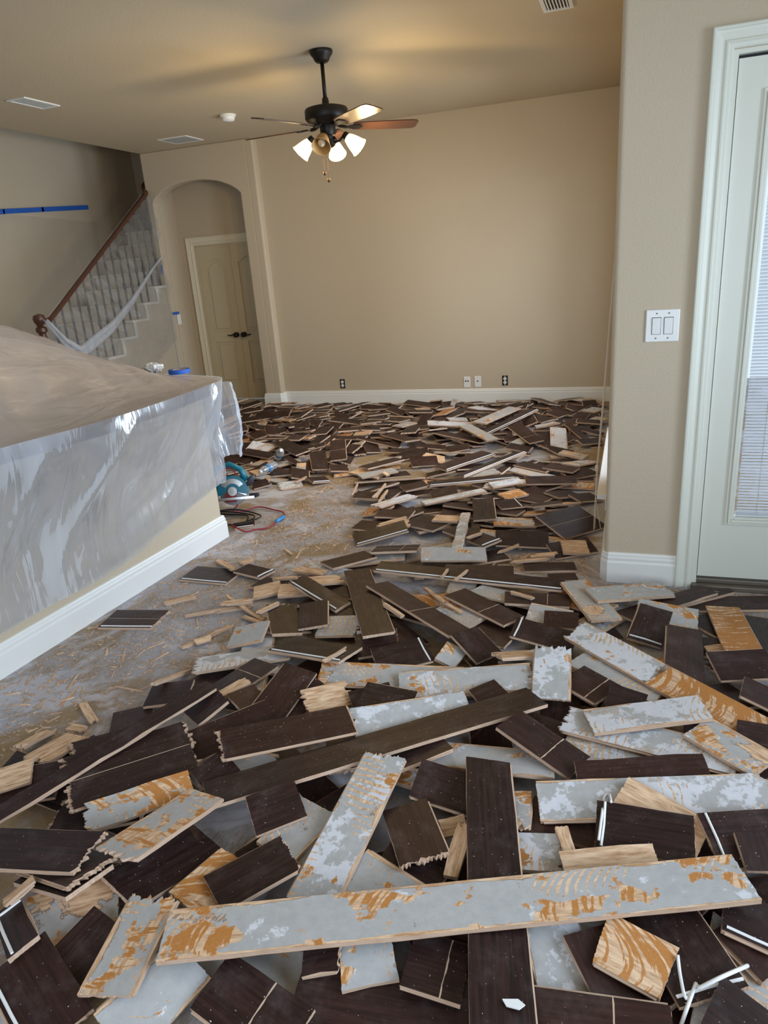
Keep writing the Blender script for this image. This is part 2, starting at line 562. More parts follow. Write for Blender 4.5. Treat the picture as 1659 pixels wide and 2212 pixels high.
# right wall of the big room with its two windows, and the patio-door wall (one corner, bullnosed)
XO = 0.06
W1, W2, WZ = (3.95, 5.15), (5.75, 6.95), (0.25, 2.15)
b = MB()
b.prism(rounded([(XR, YD), (0.30, YD), (0.30, YD + 0.14), (XO, YD + 0.14), (XO, W1[0]), (XR, W1[0])], {0}), 0, ZC)
b.box(XR, XO, W1[0], W1[1], 0, WZ[0]).box(XR, XO, W1[0], W1[1], WZ[1], ZC)
b.box(XR, XO, W1[1], W2[0], 0, ZC)
b.box(XR, XO, W2[0], W2[1], 0, WZ[0]).box(XR, XO, W2[0], W2[1], WZ[1], ZC)
b.box(XR, XO, W2[1], 8.0, 0, ZC)
b.box(0.30, 1.21, YD, YD + 0.14, 2.095, ZC).box(1.21, 2.0, YD, YD + 0.14, 0, ZC)
struct(tag(b.build('wall_right', M['wall']), 'beige textured wall with a rounded corner beside the patio door'))
struct(tag(MB().box(-3.79, XO, YB, YB + 0.14, 0, ZC).build('wall_back', M['wall']), 'wide beige back wall behind the heap of planks'))

# arch wall
ax0, ax1 = -5.086, -3.985
arc = [(ax0, 2.262), (-5.03, 2.325), (-4.94, 2.378), (-4.84, 2.415), (-4.73, 2.438), (-4.60, 2.45), (-4.46, 2.45), (-4.33, 2.435), (-4.21, 2.405), (-4.10, 2.36), (-4.03, 2.318), (ax1, 2.275)]
b = MB()
b.prism([(-5.156, 0), (ax0, 0)] + arc + [(ax1, 0), (-3.86, 0), (-3.86, ZC), (-5.156, ZC)], YA, YA + 0.13, xf=lambda a, c, y: (a, y, c))
b.prism(rounded([(-3.87, YA), (-3.775, YA), (-3.775, YB + 0.1), (-3.87, YB + 0.1)], {1}), 0, ZC)
struct(tag(b.build('wall_arch', M['wall'], bevel=0.012, seg=3), 'beige wall with an arched opening to a small lobby'))
struct(tag(MB().box(-5.20, -5.08, YA + 0.1, 8.6, 0, ZC).build('wall_lobby_side', M['wall']), 'side wall of the lobby seen through the arch'))
struct(tag(MB().box(-3.9, -3.78, YA + 0.13, 8.4, 0, ZC).build('wall_lobby_end', M['wall'])))
b = MB().box(-5.10, -4.90, YV, YV + 0.12, 0, ZC).box(-4.90, -3.98, YV, YV + 0.12, 1.83, ZC).box(-3.98, -3.8, YV, YV + 0.12, 0, ZC)
struct(tag(b.build('wall_lobby_back', M['wall']), 'beige wall above the double doors in the lobby'))
struct(tag(MB().box(XL - 0.12, XL, -2.0, 8.6, 0, 4.9).build('wall_left', M['wall']), 'tall beige stair wall on the far left'))
struct(MB().box(-6.3, -5.1, 8.5, 8.6, 0, 4.9).box(-5.2, -5.05, 7.45, 8.6, ZC, 4.9).build('wall_stairhead', M['wall']))
struct(MB().box(-4.93, -4.85, -2.0, 7.31, ZC + 0.02, 4.9).build('wall_upper', M['wall']))
# nook walls behind and beside the camera, with the windows that light the room
b = MB().box(1.85, 2.0, 2.5, YD, 0, ZC).box(1.85, 2.0, -2.0, -0.1, 0, ZC).box(1.85, 2.0, -0.1, 2.5, 0, 0.5).box(1.85, 2.0, -0.1, 2.5, 2.2, ZC)
struct(b.build('wall_nook', M['wall']))
b = MB().box(-6.3, -1.8, -1.75, -1.6, 0, ZC).box(1.0, 2.0, -1.75, -1.6, 0, ZC).box(-1.8, 1.0, -1.75, -1.6, 0, 0.5).box(-1.8, 1.0, -1.75, -1.6, 2.2, ZC)
struct(b.build('wall_rear', M['wall']))

# baseboards: flat board, cove and bead on top
BBP = [(-0.002, 0.0), (0.016, 0.0), (0.016, 0.098), (0.0145, 0.104), (0.011, 0.108), (0.0125, 0.116), (0.0125, 0.122), (0.009, 0.129), (0.009, 0.136), (0.005, 0.145), (-0.002, 0.147)]


def baseboard(name, path, label, sc=1.0):
    o = MB().sweep(path, [(a, z * sc) for a, z in BBP]).build(name, M['white'])
    return struct(tag(o, label))


baseboard('baseboard_back', [(-3.775, YB), (XR, YB)], 'white baseboard along the back wall')
baseboard('baseboard_column', [(ax1, YA + 0.1), (ax1, YA), (-3.797, YA), (-3.775, YA + 0.022), (-3.775, YB)], 'white baseboard around the arch column', 0.98)
baseboard('baseboard_right', [(XR, YB), (XR, YD + 0.022), (XR + 0.022, YD), (0.228, YD)], 'white baseboard wrapped round the rounded corner by the door')
PW0, PW1 = Vector((-2.593, -1.0)), Vector((-2.249, 3.405))
baseboard('baseboard_left', [tuple(PW0), tuple(PW1), (-2.40, 3.418)][::1], 'tall white baseboard along the half wall under the plastic', 0.95)

# ------------------------------------------------------------------ windows of the right wall (mostly hidden by the corner) with sills and a cord
for wi, W in enumerate((W1, W2)):
    w = struct(tag(empty('window_%d' % (wi + 1), (0, 0, 0)), 'window in the right wall behind the rounded corner'))
    y0, y1 = W; z0, z1 = WZ
    MB().box(-0.02, 0.05, y0, y0 + 0.05, z0, z1).box(-0.02, 0.05, y1 - 0.05, y1, z0, z1).box(-0.02, 0.05, y0 + 0.05, y1 - 0.05, z0, z0 + 0.05).box(
        -0.02, 0.05, y0 + 0.05, y1 - 0.05, z1 - 0.05, z1).box(-0.01, 0.04, y0 + 0.05, y1 - 0.05, 1.17, 1.21).build('window_frame', M['white'], w)
    MB().box(0.012, 0.018, y0 + 0.05, y1 - 0.05, z0 + 0.05, 1.17).build('pane', M['glass'], w)
    MB().box(0.012, 0.018, y0 + 0.05, y1 - 0.05, 1.21, z1 - 0.05).build('pane', M['glass'], w)
    ya = 3.68 if wi == 0 else y0 - 0.06
    MB().box(-0.14, -0.021, ya, y1 + 0.06, z0 - 0.028, z0).box(-0.098, -0.081, ya + 0.03, y1 + 0.03, z0 - 0.1, z0 - 0.028).build('window_sill', M['sill'], w, bevel=0.004)
    hb = MB().box(-0.075, -0.03, y0 + 0.005, y1 - 0.005, z1 - 0.05, z1 - 0.002).build('blind_headrail', M['white'], w)
    for k in range(12):
        MB().box(-0.07, -0.035, y0 + 0.01, y1 - 0.01, z1 - 0.062 - k * 0.009, z1 - 0.058 - k * 0.009).build('slat', M['blind'], w)

cordp = [(-0.075, 3.96, 2.09), (-0.082, 3.80, 1.6), (-0.093, 3.62, 1.33), (-0.118, 3.60, 0.8), (-0.143, 3.66, 0.40), (-0.146, 3.665, 0.25)]
cb = empty('blind_cord', (-0.08, 3.8, 0))
cb2 = tag(cb, 'pale blind cord hanging beside the rounded wall corner over the sill', 'cord')
off = Vector((0.08, -3.8, 0))
MB().tube([Vector(p) + off for p in cordp], 0.003, 6).build('cord_strand', M['cordw'], cb)
MB().tube([Vector(p) + off + Vector((0.004, 0.014, 0)) for p in cordp], 0.0022, 6).build('cord_strand', M['cordw'], cb)
MB().lathe([(0.003, 0.02), (0.008, 0.014), (0.009, 0.0), (0.007, -0.014), (0.004, -0.02)], 10, mat=Matrix.Translation(Vector(cordp[4]) + off)).build('tassel', M['cordw'], cb, smooth=True)
for dx, dy in ((-0.004, -0.01), (0.002, 0.01), (0.03, 0.02)):
    p = Vector(cordp[5]) + off
    MB().tube([p, p + Vector((dx * 0.5, dy * 0.5, -0.1)), p + Vector((dx, dy, -0.19))], 0.0016, 5).build('cord_tail', M['cordw'], cb)

# nook and rear windows: frames and panes
for nm, ax in (('window_3', 'x'), ('window_4', 'y')):
    w = struct(empty(nm))
    lo, hi = (-0.1, 2.5) if ax == 'x' else (-1.8, 1.0)
    def bx(mb, a0, a1, z0, z1, t0, t1):
        return mb.box(t0, t1, a0, a1, z0, z1) if ax == 'x' else mb.box(a0, a1, t0, t1, z0, z1)
    t0, t1 = (1.89, 1.95) if ax == 'x' else (-1.70, -1.64)
    f = MB()
    n = 3
    for k in range(n + 1):
        a = lo + (hi - lo) * k / n
        bx(f, a - 0.03 if k else a, a + 0.03 if k < n else a, 0.5, 2.2, t0, t1)
    for k in range(n):
        a0, a1 = lo + (hi - lo) * k / n + 0.03, lo + (hi - lo) * (k + 1) / n - 0.03
        bx(f, a0, a1, 0.5, 0.55, t0, t1); bx(f, a0, a1, 2.15, 2.2, t0, t1)
        bx(MB(), a0, a1, 0.55, 2.15, (t0 + t1) / 2 - 0.003, (t0 + t1) / 2 + 0.003).build('pane', M['glass'], w)
    f.build('window_frame', M['white'], w)

# ------------------------------------------------------------------ patio door
d = struct(tag(empty('door_1', (0.3, YD, 0)), 'white glazed patio door with a blind between its panes'))


def dpart(name, mb, mat, parent=None, bevel=0.0):
    return mb.build(name, mat, parent or d, bevel=bevel)


# casing: stepped moulding round the opening, relative to the door origin
def casing(W, H, wd, prof):
    m = MB().sweep([(0, 0), (0, H), (W, H), (W, 0)], [(-wd * a, -y) for a, y in prof])
    m.v = [(x, c, z) for x, z, c in m.v]
    return m


CASP = [(1.0, 0.0), (1.0, 0.02), (0.94, 0.024), (0.84, 0.024), (0.80, 0.018), (0.70, 0.017), (0.52, 0.012), (0.40, 0.012), (0.34, 0.017), (0.26, 0.018), (0.20, 0.013), (0.06, 0.012), (0.0, 0.008), (0.0, 0.0)]
dpart('casing', casing(0.91, 2.098, 0.073, CASP), M['door_white'])
dpart('jamb', MB().box(-0.001, 0.018, -0.002, 0.14, 0, 2.095).box(0.892, 0.911, -0.002, 0.14, 0, 2.095).box(0.018, 0.892, -0.002, 0.14, 2.08, 2.095), M['door_white'])
dpart('weatherstrip', MB().box(0.018, 0.892, 0.03, 0.05, 2.068, 2.08).box(0.018, 0.022, 0.03, 0.05, 0.05, 2.068), M['slot'])
thr = MB().box(0.0, 0.91, -0.03, 0.14, 0.0, 0.022).box(0.01, 0.90, 0.0, 0.14, 0.022, 0.042)
dpart('threshold', thr, M['threshold'], bevel=0.004)
gx0, gx1, gz0, gz1 = 0.145, 0.745, 0.335, 1.93
lf = MB().box(0.022, gx0, 0.012, 0.052, 0.05, 2.068).box(gx1, 0.888, 0.012, 0.052, 0.05, 2.068).box(gx0, gx1, 0.012, 0.052, 0.05, gz0).box(gx0, gx1, 0.012, 0.052, gz1, 2.068)
leaf = dpart('leaf', lf, M['door_white'])
bead = MB()
for o0, o1, y in ((0.0, 0.012, 0.004), (0.012, 0.024, -0.002), (0.024, 0.036, 0.006)):
    a = -0.034 + o0; c = -0.034 + o1
    bead.box(gx0 + a, gx0 + c, y, 0.02, gz0 + a, gz1 - a).box(gx1 - c, gx1 - a, y, 0.02, gz0 + a, gz1 - a)
    bead.box(gx0 + c, gx1 - c, y, 0.02, gz0 + a, gz0 + c).box(gx0 + c, gx1 - c, y, 0.02, gz1 - c, gz1 - a)
dpart('glazing_bead', bead, M['door_white'], bevel=0.003)
dpart('pane', MB().box(gx0, gx1, 0.018, 0.022, gz0, gz1), M['glass'])
dpart('pane', MB().box(gx0, gx1, 0.046, 0.050, gz0, gz1), M['glass'])
bl = dpart('blind', MB().box(gx0 + 0.012, gx1 - 0.012, 0.026, 0.042, gz0 + 0.004, gz0 + 0.016).box(gx0 + 0.012, gx1 - 0.012, 0.026, 0.042, gz1 - 0.02, gz1 - 0.002), M['blind'])
sm = None
nsl = 116
for k in range(nsl):
    z = gz0 + 0.024 + k * (gz1 - gz0 - 0.05) / nsl
    if sm is None:
        m_ = MB(); a = R(52); h = 0.0068
        c_, s_ = math.cos(a) * h, math.sin(a) * h
        m_.add([(gx0 + 0.014, -c_, s_), (gx1 - 0.014, -c_, s_), (gx1 - 0.014, c_, -s_), (gx0 + 0.014, c_, -s_),
                (gx0 + 0.014, -c_ + 0.0006, s_ + 0.0005), (gx1 - 0.014, -c_ + 0.0006, s_ + 0.0005), (gx1 - 0.014, c_ + 0.0006, -s_ + 0.0005), (gx0 + 0.014, c_ + 0.0006, -s_ + 0.0005)],
               [(0, 1, 2, 3), (7, 6, 5, 4), (0, 4, 5, 1), (1, 5, 6, 2), (2, 6, 7, 3), (3, 7, 4, 0)])
        sm = m_.mesh('slat', M['blind'])
    so = bpy.data.objects.new('slat', sm); link(so, bl); so.location = (0, 0.034, z)
dpart('ladder_cord', MB().tube([(gx0 + 0.09, 0.027, gz0 + 0.01), (gx0 + 0.09, 0.027, gz1 - 0.01)], 0.001, 5), M['cordw'])

# ------------------------------------------------------------------ lobby double doors
dd = struct(tag(empty('door_2', (-4.90, YV, 0)), 'pair of cream panel doors in the arched lobby'))
DH = 1.80
casing(0.92, DH + 0.012, 0.09, CASP).build('casing', M['casing'], dd)
MB().box(-0.001, 0.012, -0.004, 0.1, 0, DH + 0.01).box(0.908, 0.921, -0.004, 0.1, 0, DH + 0.01).box(0.012, 0.908, -0.004, 0.1, DH + 0.002, DH + 0.012).build('jamb', M['closet_door'], dd)
for k in range(2):
    x0 = 0.013 + k * 0.448; x1 = x0 + 0.445
    lo = MB()
    lo.box(x0, x1, 0.034, 0.052, 0.012, DH)                                        # recessed panel ground
    lo.box(x0, x0 + 0.085, 0.02, 0.034, 0.012, DH).box(x1 - 0.085, x1, 0.02, 0.034, 0.012, DH)
    lo.box(x0 + 0.085, x1 - 0.085, 0.02, 0.034, 0.012, 0.2).box(x0 + 0.085, x1 - 0.085, 0.02, 0.034, 0.70, 0.82)
    n = 10; xa, xb = x0 + 0.085, x1 - 0.085
    top = [(xa + (xb - xa) * i / n, 1.60 + 0.06 * (0.5 - 0.5 * math.cos(2 * math.pi * i / n))) for i in range(n + 1)]
    lo.prism(top + [(xb, DH), (xa, DH)], 0.02, 0.034, xf=lambda a, c, y: (a, y, c))
    lf = lo.build('leaf', M['closet_door'], dd)
    MB().box(xa + 0.04, xb - 0.04, 0.024, 0.034, 0.24, 0.66).build('panel', M['closet_door'], lf, bevel=0.008)
    pt = [(xa + 0.04 + (xb - xa - 0.08) * i / n, 1.555 + 0.05 * (0.5 - 0.5 * math.cos(2 * math.pi * i / n))) for i in range(n + 1)]
    MB().prism(pt + [(xb - 0.04, 0.86), (xa + 0.04, 0.86)], 0.024, 0.034, xf=lambda a, c, y: (a, y, c)).build('panel', M['closet_door'], lf, bevel=0.008)
    hx = x1 - 0.05 if k == 0 else x0 + 0.05; s = -1 if k == 0 else 1
    h = MB().lathe([(0.0, -0.03), (0.030, -0.028), (0.030, -0.02), (0.012, -0.016), (0.010, 0.0)], 16, mat=Matrix.Translation((hx, 0.0, 0.78)) @ Matrix.Rotation(R(90), 4, 'X') @ Matrix.Scale(-1, 4, Vector((0, 0, 1))))
    h.lathe([(0.0, 0.0), (0.030, 0.0), (0.030, 0.008), (0.01, 0.012), (0.01, 0.045)], 16, mat=Matrix.Translation((hx, 0.02, 0.78)) @ Matrix.Rotation(R(90), 4, 'X'))
    h.tube([(hx, -0.022, 0.78), (hx + s * 0.03, -0.026, 0.784), (hx + s * 0.07, -0.024, 0.775), (hx + s * 0.105, -0.022, 0.782)], [0.011, 0.009, 0.008, 0.006], 8)
    h.build('lever_handle', M['bronze'], lf, smooth=True)

# ------------------------------------------------------------------ stairs along the left wall
st = tag(empty('staircase', (-5.1, 5.1, 0)), 'beige boxed staircase with white tread ends rising behind the arch wall', 'stairs')
RUN, RISE = 0.246, 0.1625
ys = [6.111 + RUN * (k - 5) - 5.1 for k in range(1, 16)]; zs = [0.756 + RISE * (k - 5) for k in range(1, 16)]
prof = [(ys[0] + 0.02, 0)]
for k in range(15):
    if ys[k] + 5.1 > 8.3: break
    prof += [(ys[k] + 0.02, zs[k] - 0.03), (ys[k] + RUN + 0.02, zs[k] - 0.03)]
prof += [(prof[-1][0], 0)]
YS = YA - 0.006 - 5.1
zi = [p for p in prof if p[0] < YS]
lowp = zi + [(YS, zi[-1][1]), (YS, 0)]
hip = [(YS, zi[-1][1])] + [p for p in prof if p[0] >= YS]
hip = [(YS, 0.0)] + hip
MB().prism(lowp, -1.0, 0.0, xf=lambda a, c, x: (x, a, c)).prism(hip, -1.0, -0.105, xf=lambda a, c, x: (x, a, c)).build('stringer_wall', M['wall'], st)
for k in range(13):
    xe = 0.022 if ys[k] + 5.1 < YA - 0.05 else -0.11
    ye = min(ys[k] + RUN + 0.03, YA - 0.008 - 5.1) if xe > 0 else ys[k] + RUN + 0.03
    MB().box(-1.0, xe, ys[k] - 0.012, ye, zs[k] - 0.03, zs[k]).build('tread', M['tread'], st, bevel=0.008)
    MB().box(-0.98, xe - 0.016, ys[k] + 0.005, ys[k] + 0.0199, zs[k] - RISE, zs[k] - 0.03).box(xe - 0.022, xe - 0.014, ys[k] + 0.005, ys[k] + 0.055, zs[k] - RISE, zs[k] - 0.03).build('riser', M['tread'], st)

rl = tag(empty('stair_railing', (-5.13, 5.34, 0)), 'brown wooden handrail with dark balusters under clear plastic on the stairs', 'railing')
rz = lambda y: 1.252 + 0.655 * (y - 5.56)
rp = [(0, y - 5.34, rz(y)) for y in (5.46, 5.9, 6.4, 6.9, 7.17, 7.28)]
hr = MB()
sec = [(-0.022, -0.018), (0.022, -0.018), (0.026, 0.004), (0.016, 0.02), (-0.016, 0.02), (-0.026, 0.004)]
vs = [(x, p[1], p[2] + z) for p in rp for x, z in sec]
hr.add(vs, [(i * 6 + j, i * 6 + (j + 1) % 6, (i + 1) * 6 + (j + 1) % 6, (i + 1) * 6 + j) for i in range(len(rp) - 1) for j in range(6)] + [tuple(range(6)), tuple(range(30, 36))])
hr.build('handrail', M['rail'], rl)
nw = MB().box(-0.045, 0.045, -0.045, 0.045, 0.0, 0.72).lathe([(0.045, 0.72), (0.03, 0.76), (0.026, 0.85), (0.038, 0.95), (0.042, 1.02), (0.03, 1.08), (0.05, 1.1), (0.05, 1.13), (0.03, 1.15), (0.052, 1.19), (0.056, 1.215), (0.045, 1.245), (0.0, 1.26)], 16)
smooth_by_angle(nw.build('newel_post', M['rail'], rl))
MB().tube([(0, 0.03, 1.19), (0, 0.09, 1.185), (0, 0.13, rz(5.47))], 0.028, 8).build('volute', M['rail'], rl, smooth=True)
y = 5.52; k = 0
while y < 7.26:
    step_z = max([zs[i] for i in range(13) if ys[i] + 5.1 - 0.012 <= y] or [0])
    MB().tube([(0, y - 5.34, step_z), (0, y - 5.34, rz(y) - 0.02)], 0.011, 6).lathe([(0.011, 0), (0.019, 0.03), (0.019, 0.06), (0.011, 0.09)], 6, mat=Matrix.Translation((0, y - 5.34, step_z + 0.3))).build('baluster', M['iron'], rl)
    y += RUN / 2
MB().tube([(0, 1.90, rz(7.24)), (-0.02, 1.96, rz(7.24) + 0.03), (-0.1, 2.05, rz(7.24) + 0.1), (-0.1, 2.5, rz(7.24) + 0.42)], 0.03, 8).build('handrail_bend', M['rail'], rl, smooth=True)

rnd = random.Random(5)


def fold(a, ph):
    return math.sin(a * 2.3 + ph) * 0.5 + math.sin(a * 5.1 + ph * 1.7) * 0.3 + math.sin(a * 11.3 + ph * 0.6) * 0.2


def stair_film(u, v):
    y = 5.33 + u * 1.98
    top = rz(max(y, 5.46)) + 0.03
    bot = 0.36 + 0.05 * math.sin(u * 7) + 0.62 * max(0.0, u - 0.35)
    z = top + (bot - top) * v
    dg = (y - 5.3) * 1.5 + z * 1.9
    x = -5.095 + 0.045 * v ** 0.6 + 0.045 * fold(dg * 2.0, 1.0) * math.sin(math.pi * min(1, v * 1.3)) + 0.025 * math.exp(-((z - (0.62 + 0.46 * (y - 5.6))) / 0.06) ** 2)
    if v < 0.05:
        x -= 0.05
    return (x, y, z)


sf = MB().grid(stair_film, 70, 50)
sfo = sf.build('plastic_sheet', M['film_thin'], smooth=True)
tag(sfo, 'clear plastic sheet draped over the stair handrail', 'plastic sheet')
FOLD = [(5.30, 1.20), (5.49, 0.98), (5.66, 0.87), (5.88, 0.955), (6.18, 1.07), (6.57, 1.29), (6.98, 1.57), (7.2, 1.70)]


def gather(u, v):
    n = len(FOLD) - 1; s = u * n; i = min(int(s), n - 1); f = s - i
    y = FOLD[i][0] + (FOLD[i + 1][0] - FOLD[i][0]) * f; z = FOLD[i][1] + (FOLD[i + 1][1] - FOLD[i][1]) * f
    w = 0.13 * math.sin(math.pi * min(1, u * 1.05 + 0.06)) + 0.012
    return (-5.025 + 0.02 * math.sin(v * 9 + u * 3), y + 0.3 * w * (v - 0.5), z + w * (v - 0.62) + 0.012 * math.sin(v * 14 + u * 5))


MB().grid(gather, 42, 12).build('gathered_fold', M['film'], sfo, smooth=True)


def low_film(u, v):
    y = 5.7 + u * 1.56
    top = 0.62 + 0.46 * (y - 5.6) + 0.05
    z = top + (0.12 - top) * v
    return (-5.035 + 0.02 * fold(y * 3 - z * 3.4, 2.0) * math.sin(math.pi * v), y, z)


tag(MB().grid(low_film, 50, 30).build('plastic_sheet', M['film_clear'], smooth=True), 'second clear sheet hanging over the white stair treads', 'plastic sheet')


def wall_film(u, v):
    y = 4.2 + u * 3.35
    z = 2.19 + 0.03 * math.sin(u * 4) - v * 1.5
    return (XL + 0.03 + 0.02 * fold(y * 2.2 + z * 0.8, 0.4) * v, y, z)


tag(MB().grid(wall_film, 60, 24).build('plastic_sheet', M['film_clear'], smooth=True), 'clear plastic sheet taped to the tall stair wall', 'plastic sheet')
tp = MB()
for a, c in ((4.3, 6.2), (6.18, 6.75), (6.72, 7.47)):
    z0 = 2.195 + rnd.uniform(-0.01, 0.01) + (a - 6) * 0.07
    tp.add([(XL + 0.036, a, z0), (XL + 0.036, c, z0 + (c - a) * 0.07), (XL + 0.036, c, z0 + 0.045 + (c - a) * 0.07), (XL + 0.036, a, z0 + 0.045),
            (XL + 0.004, a, z0), (XL + 0.004, c, z0 + (c - a) * 0.07), (XL + 0.004, c, z0 + 0.045 + (c - a) * 0.07), (XL + 0.004, a, z0 + 0.045)],
           [(0, 1, 2, 3), (7, 6, 5, 4), (0, 4, 5, 1), (1, 5, 6, 2), (2, 6, 7, 3), (3, 7, 4, 0)])
tag(tp.build('tape_strip', M['tape']), 'long blue painter tape strip on the stair wall', 'tape')
tag(MB().box(-0.002, 0.002, -0.018, 0.018, -0.05, 0.05).build('tape_strip', M['tape']), 'small tilted blue tape piece on the arch pier above the stairs', 'tape').matrix_world = Matrix.Translation((-5.118, YA - 0.004, 1.575)) @ Matrix.Rotation(R(14), 4, 'Y') @ Matrix.Rotation(R(90), 4, 'Z')
tag(MB().box(-0.065, 0.065, -0.002, 0.002, -0.014, 0.014).build('tape_strip', M['tape']), 'short level blue tape piece above the lobby light switch', 'tape').matrix_world = Matrix.Translation((-5.072, 7.385, 1.085)) @ Matrix.Rotation(R(90), 4, 'Z')
tag(MB().box(-0.02, 0.0, -0.001, 0.001, 0.0, 1.05).build('plastic_hem', M['film']), 'white folded plastic edge running down the arch pier', 'plastic sheet').location = (-5.085, YA - 0.003, 0.02)
sw = tag(empty('light_switch', (-5.079, 7.44, 1.01)), 'white light switch on the lobby side wall', 'light switch')
MB().box(0.0, 0.006, -0.036, 0.036, -0.058, 0.058).build('plate', M['plate'], sw, bevel=0.003)
MB().box(0.006, 0.011, -0.016, 0.016, -0.032, 0.032).build('rocker', M['plate'], sw, bevel=0.002)

# ------------------------------------------------------------------ half wall, counter and the plastic over it
dv = (PW1 - PW0).normalized(); nv = Vector((-dv.y, dv.x))
q = [PW0, PW1, PW1 + nv * 0.13, PW0 + nv * 0.13]
struct(tag(MB().prism(rounded([tuple(p) for p in q], {1}, 0.02), 0, 0.867).build('wall_half', M['wall']), 'beige half wall under the plastic covered counter'))
EDGE = [(-2.42, -1.0), (-2.36, 0.4), (-2.27, 1.4), (-2.20, 1.96), (-2.135, 2.25), (-2.102, 2.5), (-2.098, 2.83), (-2.108, 3.1), (-2.128, 3.36), (-2.16, 3.46), (-2.23, 3.53), (-2.38, 3.585), (-2.7, 3.69), (-3.03, 3.80), (-3.35, 3.88)]


def catmull(P, t):
    n = len(P) - 1; s = min(max(t, 0), 1) * n; i = min(int(s), n - 1); f = s - i
    p0, p1, p2, p3 = (np.array(P[max(0, min(n, i + k))], float) for k in (-1, 0, 1, 2))
    return 0.5 * (2 * p1 + (p2 - p0) * f + (2 * p0 - 5 * p1 + 4 * p2 - p3) * f * f + (3 * p1 - p0 - 3 * p2 + p3) * f ** 3)


ct = tag(empty('counter', (-2.7, 2.0, 0)), 'stone kitchen counter wrapped in translucent plastic', 'counter')
outline = [tuple(catmull(EDGE, k / 56)) for k in range(57)] + [(-3.35, -1.0)]
MB().prism([(a + 2.7, c - 2.0) for a, c in outline], 0.868, 0.92).build('countertop', M['granite'], ct, bevel=0.008)
MB().box(-3.28 + 2.7, -2.76 + 2.7, -3.0, 1.38, 0.0, 0.867).build('base_cabinet', M['closet_door'], ct)
RIDGE = [(-2.78, 0.4), (-2.80, 3.74)]


def tent(u, v):
    """v: 0 at the counter edge, 0.5 on the ridge, 1 at the back edge"""
    e = catmull(EDGE[1:12], u)
    yr = 0.6 + (3.60 - 0.6) * u ** 0.9
    ridge = np.array([-2.80, yr, 0.955 + 0.405 * max(0, 3.62 - yr)])
    edge = np.array([e[0] + 0.012, e[1], 0.932])
    back = np.array([-3.34, min(yr + 0.1, 3.85), 0.93])
    if v <= 0.5:
        w = v * 2; p = edge + (ridge - edge) * w
        p[2] -= 0.30 * (ridge[2] - 0.93) * math.sin(math.pi * w) * (1 - 0.35 * w)
        p[2] = max(p[2], 0.928)
    else:
        w = v * 2 - 1; p = ridge + (back - ridge) * w
        p[2] = max(p[2] - 0.2 * (ridge[2] - 0.93) * math.sin(math.pi * w), 0.928)
    p[2] += 0.010 * fold(p[1] * 5 + p[0] * 3, 0.3) * min(1, 6 * v) * (1 if p[2] > 0.94 else 0.25)
    p[2] = max(p[2], 0.926)
    return tuple(p)


HEM = [(0.4, 0.19), (1.0, 0.185), (1.82, 0.185), (2.1, 0.19), (2.4, 0.195), (2.67, 0.217), (3.15, 0.294), (3.40, 0.335), (3.5, 0.45)]


def skirt(u, v):
    e = catmull(EDGE[1:13], u)
    s = u * 11
    wx = -2.249 + (e[1] - 3.405) * (0.344 / 4.405)      # face of the half wall
    hz = np.interp(e[1], [h[0] for h in HEM], [h[1] for h in HEM])
    if u > 0.80:
        hz = hz + (0.50 - hz) * min(1, (u - 0.80) / 0.07)
    z = 0.934 + (hz - 0.934) * v
    k = min(1.0, max(0.0, (v - 0.05) / 0.7)); k = k * k * (3 - 2 * k)
    xt = max(wx + 0.028, e[0] - 0.16) if e[1] < 3.40 else e[0] - 0.06
    x = (e[0] + 0.016) + (xt - e[0] - 0.016) * k
    g_ = e[1] * 4.6 + 1.9 * v * (1 + 0.6 * math.sin(e[1] * 3.1))
    f = 0.9 - 1.8 * abs(math.sin(g_ + 0.5 * math.sin(g_ * 1.7))) ** 0.55 + 0.35 * (1 - abs(math.sin(e[1] * 11.0 - 2.0 * v + 1.0))) * max(0, 1 - 2.2 * v)
    amp = 0.003 + 0.022 * math.sin(math.pi * min(1, v * 1.15)) ** 0.8 if v > 0 else 0.0
    x += f * amp * (1 if e[1] < 3.3 else 1.6)
    if e[1] < 3.40:
        x = max(x, wx + 0.024)
    y = e[1] + 0.35 * amp * fold(e[1] * 5 + v * 3, 2.2) + (0.02 if e[1] > 3.4 else 0.0) * v
    return (x, y, z)


pf = tag(empty('plastic_cover', (-2.3, 2.5, 0)), 'big translucent plastic sheet tented over the kitchen counter', 'plastic sheet')
tb = MB().grid(lambda u, v: tuple(np.array(tent(u, v)) - [-2.3, 2.5, 0]), 90, 48).build('tented_top', M['film_top'], pf, smooth=True)
sb = MB().grid(lambda u, v: tuple(np.array(skirt(u, v)) - [-2.3, 2.5, 0]), 220, 44).build('hanging_skirt', M['film'], pf, smooth=True)
# bunched fold at the counter's end
def bunch(u, v):
    a = u * math.pi * 1.1
    z = 0.90 - 0.43 * v
    r = 0.05 + 0.028 * math.sin(v * 3.1) + 0.008 * fold(a * 4 + v * 5, 0.3)
    return (-2.20 + 0.3 * r * math.cos(a) + r * math.cos(a) * 0.7 + 0.02 + 2.3, 3.50 + r * math.sin(a) * 1.1 - 2.5, z)
MB().grid(bunch, 20, 26).build('bunched_fold', M['film'], pf, smooth=True)

